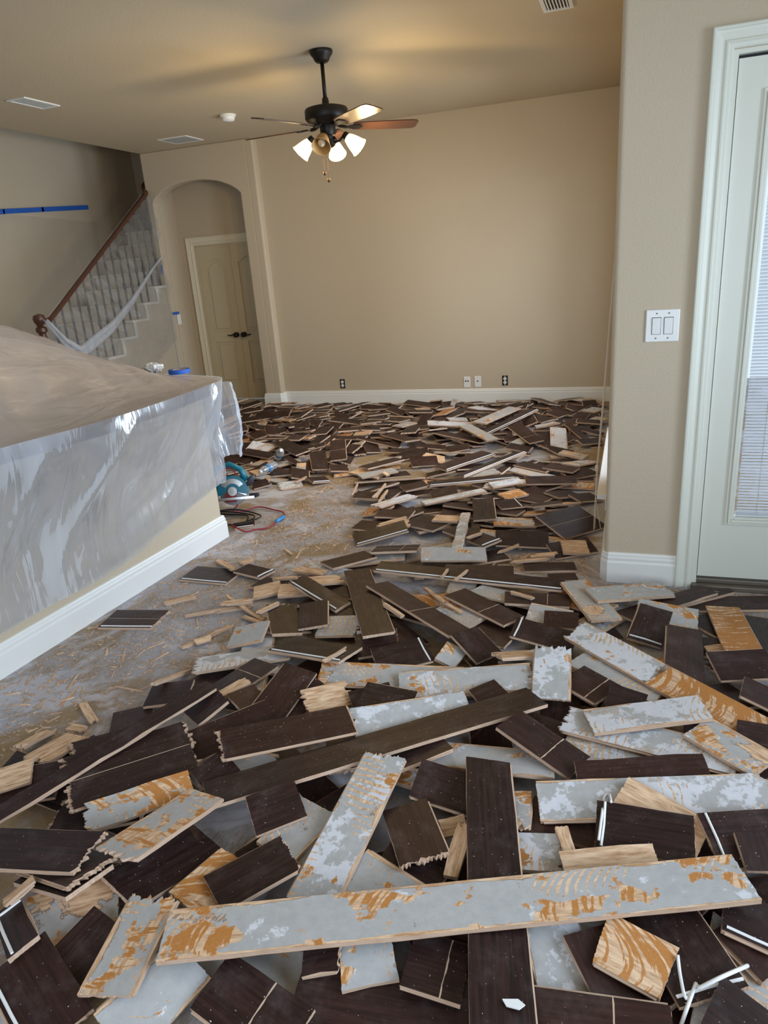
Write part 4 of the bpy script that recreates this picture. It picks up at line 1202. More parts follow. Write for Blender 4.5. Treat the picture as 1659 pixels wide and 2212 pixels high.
# ---- boards read off the photograph, lowest first: kind, ends (x0 y0 x1 y1), width, flags, label
#      flags: c bead of caulk along the near edge (on far boards a painted lit bevel), e / E bead across the first / second end, x seam across, l seam along, j / J torn first / second end
PL = [
 # right of the path, middle distance; white beads here paint edges catching light
 ('d', 950, 1010, 1055, 975, .127, 'c', 'long dark plank slanting up towards the outlets, pale near edge'),
 ('d', 990, 1020, 1125, 985, .127, 'c', 'dark plank with white front edge in the middle of the far heap'),
 ('g', 1034, 915, 1112, 879, .127, '', 'ridged grey and orange plank tipped up before the back wall'),
 ('d', 1040, 928, 1155, 885, .08, 'c', 'narrow dark plank with white edge leaning beside the ridged grey one'),
 ('m', 1003, 916, 1064, 951, .11, '', 'tan and grey plank slanting down in front of the white-edged strip'),
 ('d', 1110, 918, 1160, 953, .127, 'x', 'dark jointed plank slanting down below the bare outlet by the cords'),
 ('d', 1120, 1000, 1190, 1015, .127, 'J', 'dark plank with a broken pale end below the wall plates'),
 ('d', 1180, 1005, 1245, 1015, .127, '', 'dark plank overlapping another near the window cords'),
 ('d', 1135, 1037, 1245, 1035, .127, '', 'level dark plank reaching towards the window cords'),
 ('d', 925, 1045, 1110, 1027, .10, 'c', 'long narrow dark strip with white edge across the middle heap'),
 ('m', 1210, 978, 1265, 985, .127, '', 'weathered tan plank lying by the window cords'),
 ('w', 1060, 1048, 1125, 1045, .127, '', 'small white-backed plank in the middle of the heap'),
 ('o', 1085, 1072, 1130, 1062, .12, 'j', 'small orange ridged plank beside the white-backed one'),
 ('d', 1075, 1090, 1125, 1085, .127, 'E', 'dark short plank with a white right end in the middle heap'),
 ('d', 1150, 1090, 1215, 1085, .127, '', 'reddish dark plank between the big dark slab and the heap'),
 ('d', 1190, 1068, 1240, 1068, .127, '', 'short dark plank left of the window sill'),
 ('d', 1240, 1076, 1288, 1070, .127, '', 'dark plank pushed against the window sill'),
 ('d', 890, 1115, 960, 1135, .2, '', 'broad dark slab beside the path left of the tan square'),
 ('d', 815, 1110, 890, 1108, .127, '', 'dark plank at the path edge before the broad slab'),
 ('d', 770, 1130, 815, 1128, .127, '', 'short dark plank at the edge of the bare path'),
 ('p', 820, 1141, 880, 1126, .10, 'jJ', 'splintered reddish plank at the edge of the bare path'),
 ('d', 870, 1055, 920, 1043, .127, 'J', 'dark plank with a splintered top end beside the path'),
 ('d', 768, 1070, 830, 1068, .10, 'J', 'thin dark plank jutting onto the bare path'),
 ('w', 812, 1095, 890, 1073, .09, 'jJ', 'ragged white-backed shard pointing at the path'),
 ('w', 916, 1083, 1045, 1059, .127, 'j', 'large white-backed plank with orange scars in the middle heap'),
 ('d', 1070, 1160, 1185, 1165, .127, '', 'dark plank under the ridged pale one before the big slab'),
 ('d', 975, 1147, 1065, 1163, .127, 'E', 'dark plank with white end pointing at the viewer behind the bare patch'),
 ('m', 1065, 1125, 1154, 1129, .127, 'J', 'pale ridged plank left of the big dark slab'),
 ('d', 1043, 1077, 1047, 1122, .127, '', 'dark upright-lying plank right of the tan square'),
 ('p', 938, 1118, 994, 1121, .10, '', 'square tan plank with grey corner on the broad slab'),
 ('w', 1006, 1108, 988, 1183, .055, 'jJ', 'jagged grey shard pointing down below the tan square'),
 ('d', 1190, 1190, 1280, 1175, .127, '', 'dull dark plank under the tan block by the corner baseboard'),
 ('d', 1187, 1143, 1278, 1122, .24, 'l', 'big broad dark slab before the window sill'),
 ('p', 1213, 1180, 1269, 1180, .11, '', 'small tan block before the corner baseboard'),
 ('g', 910, 1207, 1051, 1210, .10, '', 'flat grey strip at the near side of the bare patch'),
 # left of the path
 ('d', 525, 973, 590, 985, .127, '', 'dark plank behind the saw, left of the water bottle'),
 ('d', 605, 950, 655, 980, .127, '', 'dark plank slanting down right behind the water bottle'),
 ('d', 729, 950, 731, 993, .127, 'x', 'dark jointed plank pointing at the viewer beyond the path'),
 ('d', 685, 975, 693, 1015, .127, '', 'reddish dark plank right of the upright water bottle'),
 ('d', 785, 1010, 863, 990, .15, '', 'broad dark plank at the far end of the bare path'),
 ('d', 712, 1010, 752, 1010, .127, 'J', 'short dark plank with torn right end at the path head'),
 ('d', 590, 1024, 632, 1020, .10, '', 'small dark plank behind the round bottle'),
 ('p', 545, 1022, 575, 1015, .10, '', 'tan square plank beside the saw'),
 ('w', 605, 1050, 650, 1043, .127, 'j', 'pale shard at the head of the bare path below the dark squares'),
 ('d', 648, 1012, 648, 1034, .13, '', 'small square dark plank at the path head'),
 ('d', 668, 1036, 708, 1034, .12, 'c', 'short dark plank with white edge stacked at the path head'),
 ('d', 545, 1048, 580, 1040, .10, 'J', 'dark plank with pale broken end right of the saw'),
 ('d', 505, 1136, 550, 1130, .10, 'c', 'small dark plank under the red cord'),
 # loose boards on the left floor
 ('d', 407, 1237, 507, 1246, .17, 'c', 'square dark plank with white front edge near the half wall end'),
 ('d', 520, 1226, 578, 1240, .12, 'E', 'dark offcut with pale end beside the white-edged square plank'),
 ('d', 232, 1336, 347, 1337, .17, 'clJ', 'jointed dark plank alone beside the white baseboard'),
 # near end of the path
 ('d', 705, 1222, 800, 1195, .127, '', 'dark plank at the near end of the bare path'),
 ('d', 765, 1170, 880, 1155, .127, 'c', 'dark plank carrying a white strip at the path end'),
 ('d', 808, 1188, 905, 1188, .2, 'xl', 'four-jointed dark slab behind the long narrow strip'),
 ('d', 960, 1232, 1110, 1236, .127, '', 'dark plank behind the long narrow strip'),
 ('d', 1131, 1225, 1243, 1223, .10, '', 'grey-sheened dark strip left of the corner baseboard'),
 ('d', 1185, 1247, 1246, 1245, .08, '', 'small dark strip touching the corner baseboard area'),
 ('d', 815, 1222, 1218, 1263, .10, 'c', 'long narrow dark strip with white torn edge crossing behind the heap'),
 ('p', 640, 1228, 700, 1236, .05, 'jJ', 'long pale splinter at the path end'),
 ('p', 548, 1280, 605, 1266, .10, '', 'tan square offcut beside the loose splinters'),
 ('p', 602, 1275, 668, 1270, .10, '', 'pinkish offcut right of the tan square one'),
 ('p', 665, 1255, 735, 1250, .09, 'jJ', 'knotty brown offcut before the path end'),
 ('d', 665, 1282, 765, 1335, .127, '', 'dark plank under the steep one left of centre'),
 ('d', 640, 1250, 740, 1308, .09, 'cj', 'tapered dark strip with white tip left of the steep plank'),
 # centre
 ('g', 950, 1310, 1030, 1345, .127, '', 'grey plank under the scratched one right of centre'),
 ('d', 1090, 1290, 1230, 1298, .127, 'x', 'grey-sheened jointed dark plank below the corner baseboard'),
 ('g', 1140, 1330, 1230, 1345, .127, '', 'grey plank under the small dark block before the door corner'),
 ('d', 1175, 1335, 1250, 1340, .10, '', 'small dark block left of the ridged grey planks'),
 ('d', 830, 1340, 900, 1390, .127, '', 'dark plank under the scratched one left of centre'),
 ('g', 690, 1352, 775, 1350, .127, 'J', 'grey triangle between the two dark squares and the steep plank'),
 ('w', 770, 1385, 850, 1372, .127, '', 'pale plank under the lower end of the steep dark one'),
 ('d', 770, 1395, 860, 1380, .14, '', 'dark plank in the hollow right of the caulked square'),
 ('d', 810, 1428, 925, 1400, .127, 'E', 'dark plank with white end strip in the centre hollow'),
 ('g', 950, 1402, 995, 1425, .127, '', 'small grey plank in the centre hollow'),
 ('d', 770, 1230, 818, 1370, .127, '', 'steep dark plank pointing at the viewer left of the scratched one'),
 ('d', 814, 1260, 995, 1368, .127, 'x', 'scratched dark plank slanting down right in the centre'),
 ('d', 982, 1279, 1110, 1340, .127, 'x', 'smooth dark plank slanting down right beside the scratched one'),
 ('d', 1108, 1352, 1242, 1388, .127, 'e', 'dark plank with white strip at the end of the smooth one'),
 ('d', 1000, 1362, 1058, 1420, .127, '', 'short dark plank on the lower end of the scratched one'),
 ('d', 604, 1306, 620, 1368, .127, 'j', 'dark square plank with ragged top left of its twin'),
 ('d', 678, 1299, 676, 1354, .127, '', 'dark square plank right of its ragged twin'),
 ('g', 500, 1378, 575, 1355, .127, '', 'flat grey offcut on the floor left of the dark squares'),
 ('w', 426, 1438, 622, 1395, .127, 'j', 'grey-backed plank at the left edge of the heap'),
 ('m', 690, 1452, 1000, 1465, .127, '', 'tan and grey plank under the caulked dark square'),
 ('d', 606, 1387, 757, 1404, .165, 'c', 'dark square slab with a white bead along its front edge'),
 ('g', 862, 1480, 1150, 1458, .127, 'J', 'long grey-backed plank with orange scar in the centre'),
 ('p', 1075, 1420, 1150, 1408, .10, 'jJ', 'splintered pale end beside the white upright plank'),
 # right, before the door
 ('g', 1240, 1254, 1310, 1338, .127, '', 'ridged grey plank pointing at the viewer before the door corner'),
 ('g', 1275, 1284, 1442, 1272, .127, 'J', 'finely ridged grey plank lying before the corner baseboard'),
 ('m', 1375, 1312, 1508, 1338, .127, '', 'ridged pale plank under the dark square before the door'),
 ('d', 1640, 1335, 1690, 1430, .127, '', 'grey-sheened plank at the right edge behind the orange one'),
 ('d', 1500, 1395, 1580, 1400, .13, '', 'dark plank under the foot of the orange plank'),
 ('p', 1530, 1408, 1600, 1398, .08, '', 'pale strip under the foot of the orange plank'),
 ('d', 1418, 1311, 1390, 1388, .127, 'E', 'dark plank leaning before the patio door'),
 ('o', 1560, 1310, 1608, 1408, .127, '', 'orange and cream streaked plank before the patio door'),
 ('d', 1535, 1480, 1612, 1530, .127, '', 'dark plank in the gap right of the long half-orange one'),
 ('w', 1560, 1450, 1640, 1470, .127, '', 'white-backed plank under the dark one at the right edge'),
 ('g', 1245, 1420, 1430, 1500, .127, '', 'grey plank alongside the long half-orange one'),
 ('d', 1478, 1355, 1478, 1470, .127, '', 'bluish dark plank pointing at the viewer before the door'),
 ('d', 1540, 1437, 1668, 1431, .127, '', 'level dark plank at the foot of the orange one'),
 ('d', 1600, 1482, 1695, 1522, .127, '', 'dark plank at the right edge beside the half-orange one'),
 ('d', 1235, 1455, 1315, 1500, .127, 'x', 'dark jointed plank right of the white upright one'),
 ('d', 1310, 1503, 1390, 1530, .13, '', 'brown plank behind the large white-backed one'),
 ('h', 1245, 1362, 1672, 1592, .127, 'j', 'very long plank, grey above and orange ridged below'),
 ('w', 1195, 1398, 1191, 1508, .127, 'j', 'white-backed plank lying upright right of centre'),
 ('w', 1215, 1610, 1480, 1672, .127, '', 'pale plank under the jointed dark one on the right'),
 ('d', 1590, 1585, 1690, 1602, .127, '', 'dark plank under the streaked orange one at the right edge'),
 ('w', 1225, 1552, 1590, 1642, .127, 'j', 'long pale plank with cream smears under the large white-backed one'),
 ('m', 1505, 1568, 1655, 1655, .127, '', 'grey and orange streaked plank slanting to the right edge'),
 ('w', 1271, 1558, 1524, 1526, .127, '', 'large white-backed plank with brown left end on the right'),
 # left
 ('d', 240, 1562, 330, 1542, .127, '', 'dark plank tip under the long slanting strip on the left'),
 ('d', 320, 1502, 412, 1490, .127, '', 'dark plank tip at the upper left of the heap'),
 ('d', 480, 1492, 575, 1430, .127, 'x', 'jointed dark plank with cream torn patch on the left'),
 ('p', 478, 1500, 530, 1470, .05, 'jJ', 'cream torn veneer patch on the jointed dark plank'),
 ('d', 505, 1522, 562, 1492, .10, 'J', 'dark offcut below the torn cream patch'),
 ('d', 412, 1552, 482, 1496, .11, '', 'dark plank tilted beside the long slanting strip'),
 ('d', 690, 1468, 600, 1542, .127, '', 'dark plank slanting left under the caulked square'),
 ('d', 650, 1440, 576, 1540, .127, '', 'reddish dark plank slanting left below the caulked square'),
 ('p', 660, 1516, 748, 1490, .11, 'jJ', 'brown torn plank face in the middle of the heap'),
 ('d', 760, 1522, 850, 1500, .127, '', 'dark triangle of plank right of the brown torn face'),
 ('d', 780, 1500, 890, 1522, .127, '', 'dark plank above the longest diagonal one'),
 ('w', 765, 1562, 1010, 1524, .127, 'j', 'white-backed plank half under the longest diagonal one'),
 ('d', 1030, 1512, 1088, 1486, .11, '', 'dark offcut behind the end of the longest diagonal plank'),
 ('d', 410, 1596, 592, 1530, .127, '', 'bluish dark plank left above the brown jointed one'),
 ('p', 75, 1642, 168, 1590, .10, 'j', 'weathered tan board on the floor at the left edge'),
 ('d', -10, 1702, 130, 1680, .127, '', 'grey-sheened plank under the long slanting strip at the left edge'),
 ('p', -30, 1692, 70, 1660, .09, '', 'rough wooden block at the left edge'),
 ('d', 160, 1628, 330, 1582, .127, 'j', 'reddish dark plank under the long slanting strip'),
 ('d', 147, 1692, 412, 1606, .24, 'ljJ', 'wide two-board dark slab with splintered ends on the left'),
 ('d', -60, 1792, 457, 1478, .06, '', 'long thin dark strip slanting across the left of the heap'),
 ('d', 430, 1690, 500, 1640, .10, '', 'dark strip between the two-board slab and the brown one'),
 # centre front
 ('g', 930, 1626, 1195, 1652, .127, 'j', 'grey-backed plank with orange notches behind the vertical dark one'),
 ('d', 830, 1630, 960, 1600, .15, '', 'dark plank in the hollow right of the longest diagonal one'),
 ('d', 445, 1716, 1160, 1503, .127, '', 'longest dark plank running diagonally across the heap'),
 ('d', 479, 1607, 758, 1553, .127, 'j', 'brown-black plank with splintered left end above the longest one'),
 ('d', 1095, 1550, 1252, 1658, .127, 'x', 'dark plank with pale joint slanting down right of centre'),
 ('d', 1245, 1672, 1530, 1657, .09, '', 'narrow dark strip above the long white-backed plank'),
 ('d', 830, 1840, 960, 1900, .18, '', 'dark plank under the square one left of the vertical plank'),
 ('d', 897, 1676, 1040, 1722, .127, '', 'dark plank tucked under the vertical one'),
 ('d', 1140, 1752, 1320, 1802, .127, '', 'dark plank under the white string plank'),
 ('p', 952, 1790, 1006, 1772, .05, '', 'pale wedge left of the vertical dark plank'),
 ('p', 973, 1892, 1005, 1776, .035, 'J', 'thin orange splint beside the vertical dark plank'),
 ('w', 1110, 1836, 1214, 1840, .11, 'J', 'bright white-backed piece right of the vertical dark plank'),
 ('g', 1126, 1786, 1130, 1712, .05, 'j', 'small grey shard right of the vertical dark plank'),
 ('p', 1213, 1788, 1232, 1846, .035, 'j', 'pale splint standing by the bright white piece'),
 ('w', 1162, 1728, 1668, 1711, .127, 'J', 'long white-backed plank level across the right side'),
 ('p', 1335, 1712, 1520, 1818, .127, '', 'bare tan plank under the plank with the white string'),
 ('d', 1530, 1812, 1690, 1802, .14, 'e', 'dark plank with two white strips at the right edge'),
 ('d', 1640, 1792, 1672, 1882, .127, '', 'dark plank end at the right edge'),
 ('d', 1288, 1772, 1502, 1812, .127, 'e', 'dark plank with a looped white string at its left end'),
 ('p', 1215, 1862, 1420, 1850, .07, '', 'pink-tan strip behind the front grey plank'),
 ('g', 590, 1842, 692, 1742, .127, '', 'grey plank under the pale-framed small dark one'),
 ('g', 760, 1872, 895, 1962, .127, '', 'pale grey plank right of the splintered diagonal one'),
 ('d', 541, 1761, 648, 1720, .12, '', 'small dark plank with pale edges left of centre'),
 ('d', 874, 1738, 917, 1856, .127, 'J', 'dark square plank with pale torn front end'),
 # front left
 ('g', 50, 2000, 257, 1938, .16, '', 'flat grey plank in the hollow at the lower left'),
 ('d', 245, 1985, 140, 2095, .127, '', 'dark plank in the hollow beside the split tan board'),
 ('d', 248, 1930, 450, 1800, .14, '', 'dark plank under the orange-backed one'),
 ('d', 35, 2058, 135, 2235, .135, 'c', 'reddish dark plank in the lower left corner'),
 ('d', 15, 1960, 52, 2045, .07, 'ce', 'black strip with white edge at the lower left'),
 ('d', 78, 1876, 198, 1905, .127, '', 'lowest of three dark plank tips at the left edge'),
 ('d', 85, 1850, 200, 1884, .127, 'J', 'middle of three dark plank tips at the left edge'),
 ('p', 17, 1953, 73, 1903, .03, 'j', 'thin reddish splint at the left edge'),
 ('m', 189, 1762, 408, 1689, .09, 'j', 'upper grey-backed plank of the joined pair on the left'),
 ('m', 248, 1845, 447, 1730, .127, 'j', 'orange-scarred grey plank with splintered left end'),
 ('o', 390, 1910, 506, 1798, .127, '', 'bright orange-backed plank left of the splintered diagonal one'),
 ('d', -120, 1831, 192, 1831, .127, 'J', 'dark plank jutting in at the left edge with a pale end'),
 ('g', 415, 2065, 240, 2240, .127, '', 'grey chalky plank at the lower left of the front plank'),
 ('m', 332, 1942, 230, 2144, .127, 'j', 'split tan and grey board at the lower left'),
 # front centre and right, the last ones on top
 ('d', 640, 2132, 1065, 2212, .14, '', 'broad dark plank along the bottom of the picture'),
 ('d', 455, 2112, 640, 2245, .127, 'x', 'dark jointed plank at the bottom left of centre'),
 ('g', 735, 2086, 852, 2062, .10, '', 'weathered grey block under the front plank'),
 ('d', 655, 2072, 736, 2058, .07, 'J', 'small dark offcut under the front plank'),
 ('d', 880, 2066, 1005, 2105, .14, 'x', 'dark jointed plank left of the vertical plank, under the front one'),
 ('w', 1185, 1992, 1243, 2185, .127, '', 'grey-backed plank with faint ridges at the bottom right'),
 ('d', 1262, 2005, 1372, 2215, .11, '', 'dark plank under the square orange offcut'),
 ('d', 1580, 1985, 1690, 2090, .14, '', 'dark plank under the right end of the front plank'),
 ('d', 1560, 1958, 1695, 2018, .127, 'c', 'dark plank with white bead at the right edge'),
 ('d', 1430, 1965, 1545, 2150, .15, 'E', 'large dark plank with a white bead near the lower right corner'),
 ('d', 1130, 2202, 1462, 2252, .127, 'x', 'jointed dark plank along the bottom edge on the right'),
 ('d', 1530, 2160, 1650, 2255, .127, 'c', 'dark plank with white edge in the lower right corner'),
 ('d', 1053, 1642, 1086, 2235, .127, '', 'vertical dark plank pointing at the viewer in the front'),
 ('f', 668, 1952, 836, 1650, .127, 'J', 'splintered grey plank rising diagonally left of centre'),
 ('o', 1297, 2020, 1446, 2100, .127, '', 'square orange-backed offcut in front on the right'),
 ('F', 352, 2020, 1612, 1893, .127, '', 'long grey glue-backed plank lying across the front of the heap'),
 ('d', 460, 1930, 626, 1840, .127, 'J', 'short dark plank lying on the left end of the front plank'),
]
KIND['h'] = (0.44, 0.40, 0.2); KIND['f'] = (0.60, 0.26, 0.28); KIND['F'] = (0.64, 0.36, 0.22)
for e in PL:
    trace(*e)
SPL = [  # loose splinters on the bare floor: ends, width
 (357, 1302, 418, 1288, .035), (395, 1397, 500, 1350, .022), (422, 1385, 452, 1376, .03), (328, 1476, 408, 1448, .02), (42, 1612, 106, 1578, .04), (180, 1520, 202, 1556, .03),
 (150, 1567, 178, 1572, .035), (469, 1318, 540, 1308, .028), (490, 1290, 565, 1332, .018), (482, 1302, 545, 1296, .03), (470, 1210, 504, 1228, .03), (520, 1216, 545, 1208, .04),
 (525, 1330, 565, 1345, .02), (400, 1330, 470, 1322, .012), (590, 1250, 640, 1246, .025), (600, 1302, 560, 1320, .02), (615, 1185, 630, 1196, .012), (760, 1062, 772, 1040, .01),
 (812, 1072, 832, 1046, .014), (806, 1072, 828, 1050, .012), (818, 1074, 836, 1052, .012), (828, 1020, 838, 1026, .03), (1010, 1160, 1040, 1150, .015), (1080, 1190, 1120, 1175, .012),
 (1150, 1200, 1200, 1195, .03), (1110, 1212, 1180, 1206, .02), (640, 1040, 660, 1030, .02), (960, 1300, 995, 1320, .02), (918, 1268, 962, 1302, .018), (830, 1305, 868, 1322, .025),
 (700, 1425, 745, 1400, .012), (1105, 1278, 1150, 1290, .02), (985, 1250, 1008, 1232, .012), (955, 1245, 966, 1230, .012)]
SPLAB = '''flat pinkish splinter behind the jointed dark plank by the baseboard
toothed long splinter on the bare floor left of the dark squares
stubby tan block beside the toothed long splinter
slim stick at the left edge of the heap above the thin strip
pointed wedge of wood alone at the far left
small upright chip left of the heap
little square chip beside the upright chip at the left
pinkish flat splinter among the crossed sticks before the path
longest of the crossed sticks before the path
topmost of the crossed sticks before the path
tan splinter lying on the white-edged square plank
tan chip between the white-edged square plank and its offcut
short stick below the crossed sticks
hair-thin sliver behind the toothed long splinter
brown sliver behind the tan square offcut
splinter touching the ragged dark square plank
tiny splinter on the bare path
thin upright splinter at the edge of the bare path
longest of the fanned sticks on the thin dark plank by the path
left one of the fanned sticks on the thin dark plank
right one of the fanned sticks on the thin dark plank
small brown square alone on the bare path
pale splinter below the jagged grey shard
thin sliver before the big broad dark slab
flat splinter on the bare patch left of the corner baseboard
narrow splinter behind the grey-sheened strip by the corner
small splinter at the head of the path
splinter under the smooth dark plank in the centre
orange stick between the scratched and smooth planks
torn fringe of wood beside the steep dark plank
thin sliver beside the caulked dark square
splinter below the long narrow strip on the right
white splinter standing on the long narrow strip
short white splinter leaning on the long narrow strip'''.split('\n')
for s, lb in zip(SPL, SPLAB):
    trace('p', s[0], s[1], s[2], s[3], s[4], 'jJs', lb)


# ---- meshes
def end_profile(rng, W, torn, n):
    if not torn:
        k = rng.uniform(-0.004, 0.004)
        return [(-W / 2, -k), (W / 2, k)]
    pts = []; base = 0.0
    for i in range(n + 1):
        if i % 2 == 0:
            base = rng.uniform(-0.008, 0.003) * torn + rng.choice((0, 0, 0, -0.012)) * torn
        o = base + (rng.uniform(0.0, 0.012) * torn if i % 2 else 0.0)
        pts.append((-W / 2 + W * min(1.0, max(0.0, (i + (rng.uniform(-0.4, 0.4) if 0 < i < n else 0)) / n)), o))
    return pts


def plank_parts(mb, bd, n, M4, pl, pk):
    """adds one board (two layers of wood, tongue, torn ends) to mb in the frame M4"""
    rng = random.Random(n * 7 + 1)
    L, W, kind = bd['L'], bd['W'], bd['kind']; fl = bd['fl']
    up = kind == 'd'
    tn0 = 1.0 if 'j' in fl else (0.6 if rng.random() < 0.3 and not bd['traced'] else 0.12)
    tn1 = 1.0 if 'J' in fl else (0.6 if rng.random() < 0.3 and not bd['traced'] else 0.12)
    if 's' in fl:
        tn0 = tn1 = 1.6
    tn0 *= min(1, L / 0.15); tn1 *= min(1, L / 0.15)
    lay = [(0.0, 0.0085, 1), (0.0085, TH, 0)] if up else [(0.0, 0.0045, 0), (0.0045, TH, 1)]
    nseg = max(4, int(W / 0.0055))
    skew0, skew1 = rng.uniform(-0.03, 0.03) * W / 0.127, rng.uniform(-0.03, 0.03) * W / 0.127
    if bd['traced'] and 's' not in fl:
        skew0 *= 0.25; skew1 *= 0.25
    for li, (z0, z1, mi) in enumerate(lay):
        k_ = 0.45 if mi == 0 else 1.0
        e0 = end_profile(rng, W, tn0 * k_, nseg); e1 = end_profile(rng, W, tn1 * k_, nseg)
        ex = 0.0 if (mi == 0 or tn0 < 0.3) else 0.006
        hi = [(L / 2 + o + ex + skew1 * y / W, y) for y, o in e1]; lo = [(-L / 2 - o - ex + skew0 * y / W, y) for y, o in e0][::-1]
        # slightly uneven long edges
        nl = max(2, int(L / 0.07)); am = 0.0012 if W > 0.1 else 0.004
        left = [(L / 2 - L * i / nl, W / 2 + rng.uniform(-am, am)) for i in range(1, nl)]
        right = [(-L / 2 + L * i / nl, -W / 2 + rng.uniform(-am, am)) for i in range(1, nl)]
        poly = hi + left + lo + right
        m = len(poly); base = len(mb.v)
        for z in (z0, z1):
            for x, y in poly:
                mb.v.append(tuple(M4 @ Vector((x, y, z)))); pl.append((x, y, n * 0.73)); pk.append(bd['pk'])
        topm = (0 if mi == 0 else 2); botm = (2 if up else 0)
        mb.f.append(tuple(base + m + i for i in range(m))); mb.m.append(topm if li == 1 else 1)
        mb.f.append(tuple(base + i for i in range(m))[::-1]); mb.m.append(botm if li == 0 else 1)
        for i in range(m):
            mb.f.append((base + i, base + (i + 1) % m, base + m + (i + 1) % m, base + m + i)); mb.m.append(1)
    if W > 0.12 and L > 0.12 and 's' not in fl:                                    # tongue
        base = len(mb.v); s = 1 if rng.random() < 0.5 else -1
        y0, y1 = s * W / 2, s * (W / 2 + 0.005)
        for x in (-L / 2 + 0.008, L / 2 - 0.008):
            for y, z in ((y0, 0.004), (y1, 0.0045), (y1, 0.0075), (y0, 0.008)):
                mb.v.append(tuple(M4 @ Vector((x, y, z)))); pl.append((x, y, n * 0.73)); pk.append(bd['pk'])
        for f in ((0, 1, 5, 4), (1, 2, 6, 5), (2, 3, 7, 6), (0, 3, 2, 1), (4, 5, 6, 7)):
            mb.f.append(tuple(base + i for i in f)); mb.m.append(1)


def board_matrix(bd):
    pi = bd['pl']; nrm = Vector((-pi[1], -pi[2], 1)).normalized()
    u = Vector((math.cos(bd['ang']), math.sin(bd['ang']), 0)); u.z = pi[1] * u.x + pi[2] * u.y; u.normalize()
    v = nrm.cross(u)
    m = Matrix((u, v, nrm)).transposed().to_4x4(); m.translation = Vector((bd['cx'], bd['cy'], pi[0] + 0.0006))
    return m


def finish(name, mb, pl, pk):
    me = bpy.data.meshes.new(name); me.from_pydata(mb.v, [], mb.f)
    for k in ('dark', 'core', 'under'):
        me.materials.append(M[k])
    me.polygons.foreach_set('material_index', mb.m)
    a = me.attributes.new('pl', 'FLOAT_VECTOR', 'POINT'); a.data.foreach_set('vector', np.array(pl, dtype=np.float32).ravel())
    a = me.attributes.new('pk', 'FLOAT_COLOR', 'POINT'); a.data.foreach_set('color', np.array(pk, dtype=np.float32).ravel())
    me.update()
    o = bpy.data.objects.new(name, me); COL.objects.link(o)
    return o


def bead(parent, path, r=0.0028):
    o = MB().tube(path, r, 6).build('caulk_lit_edge', M['caulk'], parent)  # white caulk; on far boards it paints a bevel catching window light
    return o


cnt = np.bincount(IDM[IDM >= 0].ravel(), minlength=len(BOARDS))
rub = MB(); rpl = []; rpk = []
KW = {'d': 'dark brown', 'g': 'grey-backed', 'w': 'white-backed', 'o': 'orange-backed', 'p': 'bare tan', 'm': 'mottled'}


def zone(bd):
    x, y, lab = bd['cx'], bd['cy'], bd['label']
    if lab == FAR:
        col = 'by the arch column' if x < -3.4 else 'under the left outlet' if x < -2.5 else 'under the wall\'s middle' if x < -1.75 else 'under the twin plates' if x < -1.05 else 'by the window cords'
        row = 'close to the baseboard' if y > 6.6 else 'halfway out' if y > 5.75 else 'near side'
        return '%s, %s' % (col, row)
    if lab == MID:
        if x < -1.95: return 'near the saw and bottles'
        return ('beside the bare path' if x < -1.2 else 'in the middle heap' if x < -0.6 else 'before the window sill') + (', upper part' if y > 4.6 else ', lower part')
    return ('deep in the heap, left' if x < -0.75 else 'deep in the heap, middle' if x < -0.15 else 'deep in the heap, right') + (' front' if y < 1.55 else ' centre' if y < 2.2 else ' rear')


def lie(bd):
    c = abs(math.cos(bd['ang'] + math.atan2(bd['cx'], bd['cy'])))
    s = math.sin(2 * (bd['ang'] + math.atan2(bd['cx'], bd['cy'])))
    return 'lying level' if c > 0.92 else 'pointing at the viewer' if c < 0.45 else 'slanting up right' if s > 0 else 'slanting up left'


